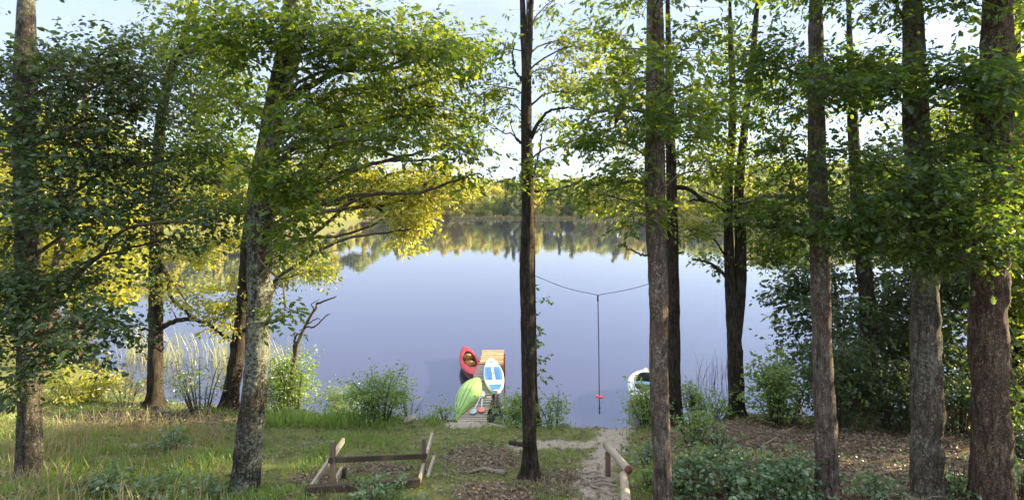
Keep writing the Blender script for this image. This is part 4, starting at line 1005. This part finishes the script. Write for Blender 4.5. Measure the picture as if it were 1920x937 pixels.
# paddle board
M['board_white'] = plain('board_white', (.52, .55, .57), .4, .06, 3, dirt=(.42, .45, .46))
M['pad_blue'] = plain('pad_blue', (.03, .15, .44), .6, .12, 5)
M['pad_dark'] = plain('pad_dark', (.02, .10, .34), .6, .1, 5)
M['print_grey'] = plain('print_grey', (.22, .36, .55), .5)
a, d, s, u, L = frame_of((-.47, 15.8, .545), (-.75, 19.1, .545))
sp_ = thing('paddle_board', 'white inflatable paddle board with blue deck pads lying on the jetty', 'paddle board', a - np.array([0, 0, .06]))
def bw(t): return .34 * (math.sin(math.pi * min(1, max(0, t))) ** (.42 if t < .5 else .5)) * (1 - .08 * t) + .002
def outline(scale_w, t0, t1, z, n=40, y0=-9, y1=9):
    tt = np.linspace(t0, t1, n)
    L1 = [(q, max(y0, min(y1, -bw(q) * scale_w))) for q in tt]; L2 = [(q, max(y0, min(y1, bw(q) * scale_w))) for q in tt[::-1]]
    return [a + d * q * L + s * y_ + u * (z + .10 * max(0, q - .75) ** 2 * 6) for q, y_ in L1 + L2]
bb_ = MB(); bb_.loft([outline(.9, .004, .996, -.06), outline(.985, .001, .999, -.035), outline(1, 0, 1, 0), outline(.985, .001, .999, .035), outline(.93, .004, .996, .055)], caps=False)
for z_, flip in ((.055, 1), (-.06, -1)):
    o_ = outline(.93 if flip > 0 else .9, .004, .996, z_); n2_ = len(o_) // 2
    bb_.add(np.array(o_), [[i_, i_ + 1, 2 * n2_ - 2 - i_, 2 * n2_ - 1 - i_][::-flip] for i_ in range(n2_ - 1)])
bb_.build('board', M['board_white'], sp_)
def pad(name, m_, t0, t1, w, y0=-9, y1=9, z=.057, th=.006):
    q = MB(); lo = outline(w, t0, t1, z - .004, 24, y0, y1); hi = outline(w, t0, t1, z + th, 24, y0, y1)
    q.loft([lo, hi], caps=False); n2_ = len(hi) // 2
    q.add(np.array(hi), [[i_, i_ + 1, 2 * n2_ - 2 - i_, 2 * n2_ - 1 - i_][::-1] for i_ in range(n2_ - 1)])
    return q.build(name, m_, sp_, False)
pad('deck_pad', M['pad_blue'], .30, .72, .86, -9, -.045); pad('deck_pad', M['pad_blue'], .30, .72, .86, .045, 9)
pad('deck_pad', M['pad_dark'], .33, .66, .80, -.19, -.06, .063); pad('deck_pad', M['pad_dark'], .33, .66, .80, .06, .19, .063)
pad('tail_pad', M['pad_blue'], .03, .17, .78); pad('nose_stripe', M['print_grey'], .80, .815, .9)
pad('tail_print', M['print_grey'], .225, .24, .55)
lg = MB(); c = a + d * .885 * L + u * (.066 + .1 * .135 ** 2 * 6)
lg.loft([[c + s * .10 * k1 * math.cos(q) + d * .07 * k1 * math.sin(q) + u * z_ for q in np.linspace(0, 2 * math.pi, 28, endpoint=False)] for k1, z_ in ((.72, -.01), (.72, .004), (1, .004), (1, -.01), (.72, -.01))], caps=False)
lg.loft([[c + s * .045 * math.cos(q) + d * .018 * math.sin(q) + u * z_ for q in np.linspace(0, 2 * math.pi, 20, endpoint=False)] for z_ in (-.01, .004)])
lg.build('nose_emblem', M['print_grey'], sp_, False)
hd = MB(); hd.tube([a + d * (.5 + q) * L + u * (.06 + .03 * (1 - (q / .02) ** 2)) for q in np.linspace(-.02, .02, 7)], .012, 6); hd.build('handle', M['well_dark'], sp_)
# paddles
M['alu'] = plain('paddle_shaft', (.62, .64, .66), .35, .1, metal=.3); M['blade_red'] = plain('blade_red', (.62, .12, .08), .45); M['blade_grey'] = plain('blade_grey', (.30, .36, .42), .5)
def paddle(label, pa_, pb_, blade):
    a_, d_, s_, u_, L2 = frame_of(pa_, pb_)
    root = thing('paddle', label, 'paddle', a_)
    q = MB(); q.tube([a_, a_ + d_ * L2], .016, 8); q.build('shaft', M['alu'], root)
    for base, sg_ in ((a_, -1), (a_ + d_ * L2, 1)):
        q = MB(); rings = []
        for t_ in np.linspace(0, 1, 12):
            w_ = .095 * (math.sin(math.pi * min(.93, .08 + t_ * .85))) ** .7
            c = base + d_ * sg_ * (-.05 + t_ * .42)
            rings.append([c + s_ * w_ * math.cos(p_) + u_ * (.012 * math.sin(p_) + .02 * t_ * t_) for p_ in np.linspace(0, 2 * math.pi, 14, endpoint=False)])
        q.loft(rings); q.build('blade', blade if sg_ < 0 else M['blade_grey'], root)
paddle('paddle with a red blade lying on the jetty planks', (-.84, 14.72, JZ + .025), (-.87, 15.65, JZ + .025), M['blade_red'])
paddle('paddle with a grey blade lying on the jetty beside the red bladed one', (-1.03, 14.6, JZ + .025), (-.93, 15.5, JZ + .028), M['blade_grey'])

# white boat behind the bush
M['boat_white'] = plain('boat_white', (.55, .58, .61), .35, .05, 3); M['boat_dark'] = plain('boat_dark', (.05, .06, .05), .6); M['boat_blue'] = plain('boat_blue', (.10, .30, .52), .4)
a, d, s, u, L = frame_of((4.0, 15.3, .02), (4.5, 18.0, .02))
wbt = thing('rowing_boat', 'white rowing boat with dark open well moored behind the bright bush', 'boat', a)
def ww(t): return .62 * (1 - (2 * abs(t - .45)) ** 3.2 * .9) if .0 <= t <= 1 else .05
rings = []; rin = []
for t_ in np.linspace(0, 1, 30):
    c = a + d * t_ * L; w_ = max(.03, ww(t_)); zt = .45 + .12 * t_ ** 2
    out = [c + s * w_ * math.cos(p_) + u * (zt - (zt + .12) * math.sin(p_) ** .6) for p_ in ph]
    rings.append(out)
hb = MB(); hb.loft(rings, closed=False)
om = np.linspace(0, 2 * math.pi, 60, endpoint=False)
def brim(k, z):
    o_ = []
    for w_ in om:
        t_ = .5 + .5 * math.cos(w_); y_ = math.copysign(max(.03, ww(t_)), math.sin(w_))
        xi = .52 * L + .34 * L * math.cos(w_); yi = .42 * math.copysign(abs(math.sin(w_)) ** .7, math.sin(w_))
        x_ = t_ * L * (1 - k) + xi * k; y_ = y_ * (1 - k) + yi * k; o_.append(a + d * x_ + s * y_ + u * (.45 + .12 * (x_ / L) ** 2 + z))
    return o_
hb.loft([brim(0, 0), brim(.1, .04), brim(.9, .05), brim(1, .02)], caps=False); hb.build('hull', M['boat_white'], wbt)
hb = MB(); hb.loft([brim(1, .02), brim(1.08, -.28)], caps=False); rr_ = brim(1.08, -.28); hb.add(np.vstack([rr_, np.mean(rr_, 0)]), [[k_, (k_ + 1) % 60, 60] for k_ in range(60)]); hb.build('well', M['boat_dark'], wbt)
for t_ in (.35, .65):
    q = MB(); c = a + d * t_ * L + u * .38; q.box(c, (.26, .86, .035), axes=np.array([d, s, u])); q.build('thwart', M['boat_white'] if t_ < .5 else M['boat_blue'], wbt, False)
q = MB(); q.tube([a + d * (L * .9) + s * .1 + u * .58, a + d * (L * .98) + s * .28 + u * .75, a + d * L + s * .55 + u * .95], .035, 8); q.build('mooring_pole', M['timber_dark'], wbt)

# ------------------------------------------------------------------ rope swing over the water
M['rope'] = plain('rope', (.07, .065, .06), .8); M['disc_red'] = plain('disc_red', (.62, .04, .06), .4)
sy = 14.0; mid = P(1121, 553, sy)
lp = P(1001, 516, 14.2); rp = P(1262, 516, 14.2)
rb = MB(); rb.tube(np.vstack([smooth_path([lp, (lp + mid) / 2 + [0, 0, -.07], mid], 12), smooth_path([mid, (rp + mid) / 2 + [0, 0, -.07], rp], 12)[1:]]), .008, 6)
tag(rebase(rb.build('rope', M['rope'])), 'dark rope slung between two shore trees, sagging in the middle', 'rope')
bot = P(1124, 776, sy); dz = P(1124, 743, sy); top_ = mid
sw = thing('rope_swing', 'rope swing with red disc seat hanging over the water', 'swing', bot)
q = MB(); q.tube(smooth_path([top_, (top_ + bot) / 2 + [.004, 0, 0], bot], 14), .0125, 6); q.build('rope', M['rope'], sw)
q = MB(); q.loft([[dz + np.array([.11 * k1 * math.cos(w_), .11 * k1 * math.sin(w_), z_ + .14 * .11 * k1 * math.cos(w_) * -1]) for w_ in np.linspace(0, 2 * math.pi, 28, endpoint=False)] for k1, z_ in ((.75, -.02), (1, -.008), (1, .012), (.8, .024))]); q.build('disc_seat', M['disc_red'], sw)
q = MB()
for zz, r_ in ((.06, .026), (.16, .03), (.24, .022)):
    q.loft([[bot + np.array([r_ * math.sin(p_) * math.cos(w_), r_ * math.sin(p_) * math.sin(w_), zz + .035 * math.cos(p_)]) for w_ in np.linspace(0, 2 * math.pi, 10, endpoint=False)] for p_ in np.linspace(.15, 3, 7)])
q.build('knot', M['rope'], sw)
q = MB(); 
for k_ in range(3): q.tube([top_ + [0, 0, -.02 - .05 * k_], top_ + [.0, 0, -.06 - .05 * k_]], [.028, .018], 8)
q.build('hitch', M['rope'], sw)

# ------------------------------------------------------------------ wooden frame in the grass
gf0 = G(624, 914)
fr0 = thing('wooden_frame', 'weathered timber frame of posts, rails and slanting planks in the grass', 'frame', gf0)
def part(name, m_, fn, parent, bev=.006):
    q = MB(); fn(q); o_ = q.build(name, m_, parent, False); bevel(o_, bev, 1); return o_
gr = G(795, 882); yl, yr = gf0[1], gr[1]
ptop = P(624, 826, yl); part('post', M['timber_mid'], lambda q: q.beam((ptop[0], yl, gf0[2] - .25), ptop, .075, .075), fr0)
ptr = P(795, 821, yr); part('post', M['timber_mid'], lambda q: q.beam((ptr[0], yr, gr[2] - .25), ptr, .075, .075), fr0)
part('rail', M['timber_dark'], lambda q: q.beam(P(616, 862, yl - .065), P(800, 854, yr - .065), .045, .085), fr0)
b0 = G(572, 928); b1 = G(786, 911)
part('base_beam', M['timber_dark'], lambda q: q.beam(b0 + [0, 0, .07], b1 + [0, 0, .07], .10, .12), fr0)
q0 = G(583, 916); q1 = P(644, 825, yl + 1.4); part('side_plank', M['timber_grey'], lambda q: q.beam(q0 + [0, 0, .02], q1, .05, .10), fr0)
q0 = G(786, 908); q1 = P(810, 815, yr + 1.3); part('side_plank', M['timber_grey'], lambda q: q.beam(q0 + [0, 0, .04], q1, .05, .11), fr0)
qa = G(626, 906); qb = P(641, 878, yl + .55); part('brace', M['timber_grey'], lambda q: q.beam(qa + [.02, 0, .03], qb, .05, .09), fr0)
qc = G(644, 898); part('post', M['timber_dark'], lambda q: q.beam(qc + [0, 0, -.2], P(644, 876, qc[1]), .075, .075), fr0)
qa = G(802, 896); qb = P(814, 857, yr + .5); part('brace', M['timber_grey'], lambda q: q.beam(qa + [0, 0, .0], qb, .05, .09), fr0)
# ------------------------------------------------------------------ log handrail along the steps
g0 = G(1140, 884)
hr = thing('handrail', 'handrail of two pale round logs on short posts above the steps', 'handrail', g0)
ra0, ra1 = P(1136, 833, 9.7), P(1178, 880, 8.45); rb0, rb1 = P(1169, 890, 8.4), P(1170, 937, 7.35)
for a_, b_ in ((ra0, ra1), (rb0, rb1 + [0.01, -.1, 0])):
    q = MB(); q.tube(smooth_path([a_, (a_ + b_) / 2 + [.004, 0, -.006], b_], 10), np.linspace(.062, .07, 10), 16, True, 1 + .03 * rng.normal(size=(10, 16)))
    lo_ = q.build('rail', M['log_pale'], hr)
    q = MB(); dd = nrm(b_ - a_); q.tube([b_ + dd * .001, b_ + dd * .006], .067, 16); q.build('rail_end', M['log_end'], lo_)
for pt_, gx_ in ((P(1140, 845, 9.6), None), (P(1172, 885, 8.48), None), (P(1172, 945, 7.3), None)):
    gz_ = float(height(pt_[0], pt_[1])); q = MB(); q.tube([[pt_[0], pt_[1], gz_ - .25], [pt_[0], pt_[1], pt_[2] - .02]], .05, 12); q.build('post', M['timber_mid'], hr)
# steps edged with thin branches
for k_, (x0, y0, x1, y1, lb) in enumerate([(1098, 890, 1126, 889, 'topmost thin branch edging the earth steps'), (1108, 899, 1135, 897, 'short branch edging the earth steps, second from the top'), (1112, 906, 1142, 905, 'thin branch edging the earth steps, third from the top'),
                                           (1115, 911, 1152, 912, 'pale branch edging the lower earth step'), (1108, 914, 1150, 932, 'long pale branch slanting down beside the earth steps')]):
    a_, b_ = G(x0, y0), G(x1, y1); n_ = 8; pp = smooth_path([a_ + [0, 0, .02], (a_ + b_) / 2 + [0, .03, .035], b_ + [0, 0, .02]], n_); pp[:, 2] = np.maximum(pp[:, 2], height(pp[:, 0], pp[:, 1]) + .015)
    q = MB(); q.tube(pp, np.linspace(.02, .012, n_), 8); tag(rebase(q.build('branch', M['timber_grey'])), lb, 'branch', 'branches edging the steps')
# fallen logs
def log(pix, r0, r1, m_, label, lift=0, name='fallen_branch', cat='fallen branch'):
    pts = [G(*q) for q in pix]; n_ = 14; pp = smooth_path(pts, n_); pp[:, 2] = np.maximum(pp[:, 2], height(pp[:, 0], pp[:, 1])) + r0 * .5 + lift
    q = MB(); q.tube(pp, np.linspace(r0, r1, n_), 10, True, 1 + .08 * rng.normal(size=(n_, 10))); return tag(rebase(q.build(name, m_)), label, cat)
log([(947, 889), (925, 886), (905, 883), (880, 888)], .055, .02, M['deadwood'], 'pale crooked fallen branch on the leaf litter left of the slim oak')
log([(938, 882), (915, 880), (892, 884)], .04, .03, M['timber_mid'], 'dark fallen branch lying behind the pale crooked one')
log([(956, 832), (970, 834), (992, 836)], .06, .05, M['timber_dark'], 'dark short log lying behind the slim forked oak', name='log', cat='log')
log([(200, 803), (260, 792), (300, 784), (330, 778)], .02, .03, M['timber_dark'], 'long dark fallen branch across the litter on the left')
log([(265, 758), (285, 760), (300, 770), (303, 778)], .07, .05, M['bark_oak'], 'mossy root end beside the straight trunked shore tree')
log([(358, 770), (385, 767), (408, 761)], .03, .02, M['deadwood'], 'pale fallen branch at the water edge left of the leaning oak')
log([(310, 775), (325, 772)], .05, .03, M['deadwood'], 'short pale broken branch beside the mossy root end')
log([(1500, 795), (1460, 818), (1430, 836), (1420, 850)], .02, .012, M['deadwood'], 'thin curved twig on the litter below the twin stemmed tree')
log([(1560, 890), (1610, 888)], .02, .014, M['deadwood'], 'thin straight branch lying right of the slim grey oak')
log([(1600, 878), (1622, 895), (1630, 905)], .014, .01, M['deadwood'], 'thin slanting twig right of the slim grey oak')
log([(1120, 797), (1112, 800)], .1, .07, M['timber_dark'], 'dark stump root in the pale path by the water', lift=-.04, name='root', cat='root')
sl = MB(); c = G(769, 793); sl.box(c + [0, 0, .12], (.30, .2, .05), axes=np.array([nrm(np.array([1, .2, .35])), nrm(np.array([-.2, .95, .3])), nrm(np.cross(np.array([1, .2, .35]), np.array([-.2, .95, .3])))]))
tag(rebase(bevel(sl.build('stone_slab', plain('slab_stone', (.36, .31, .27), .9, .2), None, False), .01)), 'pale flat slab tilted in the grass on the bank', 'slab')

# ------------------------------------------------------------------ grass, litter, reeds
def field(n, ok):
    x = rng.uniform(-12, 12, n); y = rng.uniform(6.8, 18.5, n); z = height(x, y)
    p_, l_, t_, px, py = covers(x, y, z)
    keep = (z > .12) & (px > -80) & (px < 2000) & (py < 1000) & ok(x, y, p_, l_, px, py)
    return x[keep], y[keep], z[keep], px[keep], py[keep]
def clump(x, y, s, sd): return vnoise(x * s, y * s, sd)
def gdens(x, y, p_, l_, px, py):
    d = np.where(px < 860, .85, np.where(px < 1240, .30, .10))
    d = d + .5 * np.exp(-((px - 985) / 60) ** 2 - ((py - 915) / 30) ** 2) + .5 * np.exp(-((px - 1080) / 40) ** 2 - ((py - 915) / 25) ** 2)
    d = d + .3 * ((px > 1380) & (px < 1500) & (py < 800)) + .4 * ((px > 840) & (px < 960) & (py > 800) & (py < 850))
    d = d * (1 - np.clip(p_ * 1.2, 0, .97)) * (1 - np.clip(l_ * 1.1, 0, .93)) * (.1 + 1.5 * np.clip(clump(x, y, 1.6, 8) * 1.6 - .3, 0, 1)) * (.5 + .8 * clump(x, y, .5, 61))
    return rng.random(x.shape) < d
def blades(mb, x, y, z, H, W, lean, wind=(0, 0)):
    n = len(x); a = rng.uniform(0, 6.28, n)
    ax = np.stack([np.cos(a) * lean * rng.random(n) + wind[0], np.sin(a) * lean * rng.random(n) + wind[1], np.ones(n)], -1)
    leaves(mb, np.stack([x, y, z - .01], -1), ax, np.stack([np.cos(a + 1.2), np.sin(a + 1.2), rng.normal(0, .2, n)], -1), H, (np.array([0, .55, 1]), np.stack([W, W * .8, 0]) if np.ndim(W) else np.array([W, W * .8, .002])), .35, .1)
mb = MB(); x, y, z, px, py = field(150000, gdens)
tall = .05 + .12 * clump(x, y, 1.1, 21) + .13 * ((py < 806) & (px < 820) & (px > 470)) + .02 * (px < 500)
blades(mb, x, y, z, tall * rng.uniform(.5, 1.3, len(x)), .045, .75, (.12, 0))
tag(mb.build('grass', M['grass_green'], None, False), 'short green grass covering the bank', 'grass', kind='stuff')
mb = MB()
def ddens(x, y, p_, l_, px, py):
    d = .10 * (px < 1240) + .8 * np.exp(-((py - 838) / 26) ** 2) * (px < 420) + .35 * np.exp(-((px - 690) / 90) ** 2 - ((py - 880) / 25) ** 2) + .35 * np.exp(-((px - 1100) / 90) ** 2 - ((py - 850) / 30) ** 2) + .09 * ((px < 430) & (py > 840))
    d = d + .08 * (px > 1250)
    return rng.random(x.shape) < d * (1 - np.clip(p_ * 1.1, 0, .9)) * (.3 + 1.2 * clump(x, y, 1.4, 9))
x, y, z, px, py = field(90000, ddens)
blades(mb, x, y, z, (.12 + .28 * ((px < 430)) * clump(x, y, 1.0, 33)) * rng.uniform(.5, 1.3, len(x)), .022, .6, (.22, 0))
tag(mb.build('dry_grass', M['grass_dry'], None, False), 'pale dry grass stalks among the green', 'grass', kind='stuff')
mb = MB()
def ldens(x, y, p_, l_, px, py):
    d = .2 + l_ * .85 + .25 * (px > 1240)
    return rng.random(x.shape) < d * (1 - .6 * np.clip(p_, 0, 1)) * (.4 + clump(x, y, 2.2, 12))
x, y, z, px, py = field(60000, ldens)
n_ = len(x); a = rng.uniform(0, 6.28, n_)
leaves(mb, np.stack([x, y, z + rng.uniform(.004, .03, n_)], -1), np.stack([np.cos(a), np.sin(a), rng.normal(0, .25, n_)], -1), np.stack([rng.normal(0, .4, n_), rng.normal(0, .4, n_), np.ones(n_)], -1), rng.uniform(.05, .10, n_), T_LEAF, .4, .5)
tag(mb.build('fallen_leaves', M['litter'], None, False), 'brown fallen leaves scattered over the bank', 'leaf litter', kind='stuff')
# fallen twigs on the litter
mb = MB(); x, y, z, px, py = field(2600, lambda x, y, p_, l_, px, py: rng.random(x.shape) < (.12 + .5 * np.clip(l_, 0, 1) + .5 * (px > 1540) * (py > 850)))
for a_, b_, c_ in zip(x, y, z):
    th = rng.uniform(0, 6.28); ln = rng.uniform(.08, .42); e = np.array([a_ + math.cos(th) * ln, b_ + math.sin(th) * ln, 0]); e[2] = float(height(e[0], e[1])) + rng.uniform(.01, .09)
    mid_ = (np.array([a_, b_, c_ + .012]) + e) / 2 + rng.normal(0, .015, 3) + [0, 0, .015]
    mb.tube([[a_, b_, c_ + .012], mid_, e], [.006, .005, .003], 4, False)
tag(mb.build('fallen_twigs', M['deadwood'], None), 'small dry twigs lying on the litter', 'twigs', kind='stuff')
# small broad leaves in the turf
mb = MB(); x, y, z, px, py = field(26000, lambda x, y, p_, l_, px, py: rng.random(x.shape) < (.35 * (px < 860) + .5 * (px > 1250) * (py > 850)) * (1 - np.clip(p_, 0, 1)) * clump(x, y, 1.2, 40) * 1.5)
n_ = len(x); a = rng.uniform(0, 6.28, n_)
leaves(mb, np.stack([x, y, z + rng.uniform(.03, .14, n_)], -1), np.stack([np.cos(a), np.sin(a), rng.normal(0, .3, n_)], -1), np.stack([rng.normal(0, .4, n_), rng.normal(0, .4, n_), np.ones(n_)], -1), rng.uniform(.03, .065, n_), T_OVAL, .3, .3)
tag(mb.build('ground_cover', M['low_plant'], None, False), 'small broad leaved weeds through the grass', 'weeds', kind='stuff')
def reeds(label, x0, x1, Y0, Y1, n, H, m_=M['reed']):
    mb = MB(); y = rng.uniform(Y0, Y1, n); px = rng.uniform(x0, x1, n); x = (px - CX) / F * y
    keep = clump(x, y, 1.1, 50) > .3; x, y = x[keep], y[keep]
    blades(mb, x, y, np.full(len(x), -.05), H * rng.uniform(.55, 1.15, len(x)), .0065, .3, (.06, 0))
    tag(rebase(mb.build('reed_bed', m_, None, False)), label, 'reeds', kind='stuff')
reeds('pale reeds standing in the water left of the straight trunked tree', 190, 285, 20.6, 22.5, 240, 1.2)
reeds('pale yellow reeds in the water between the two left shore trunks', 300, 430, 19.0, 21.5, 300, 1.3)
reeds('pale reeds in the water just right of the lichen covered oak', 495, 545, 18.4, 20, 90, 1.3)
reeds('thin sparse reeds in the water left of the twin stemmed tree', 1305, 1365, 17.6, 19.0, 55, 1.0, M['twig'])

# ------------------------------------------------------------------ haze over the lake
hm, ht, ho = mat('haze')
pv = N(ht, 'ShaderNodeVolumePrincipled'); pv.inputs['Color'].default_value = (.92, .95, 1, 1); pv.inputs['Density'].default_value = .00005; pv.inputs['Anisotropy'].default_value = .35
ht.links.new(pv.outputs[0], ho.inputs['Volume'])
hz = MB(); hz.box((0, 600, 47), (3100, 2100, 105)); h_ = hz.build('haze', hm, None, False); tag(h_, 'thin evening haze over the lake', 'haze', kind='stuff')
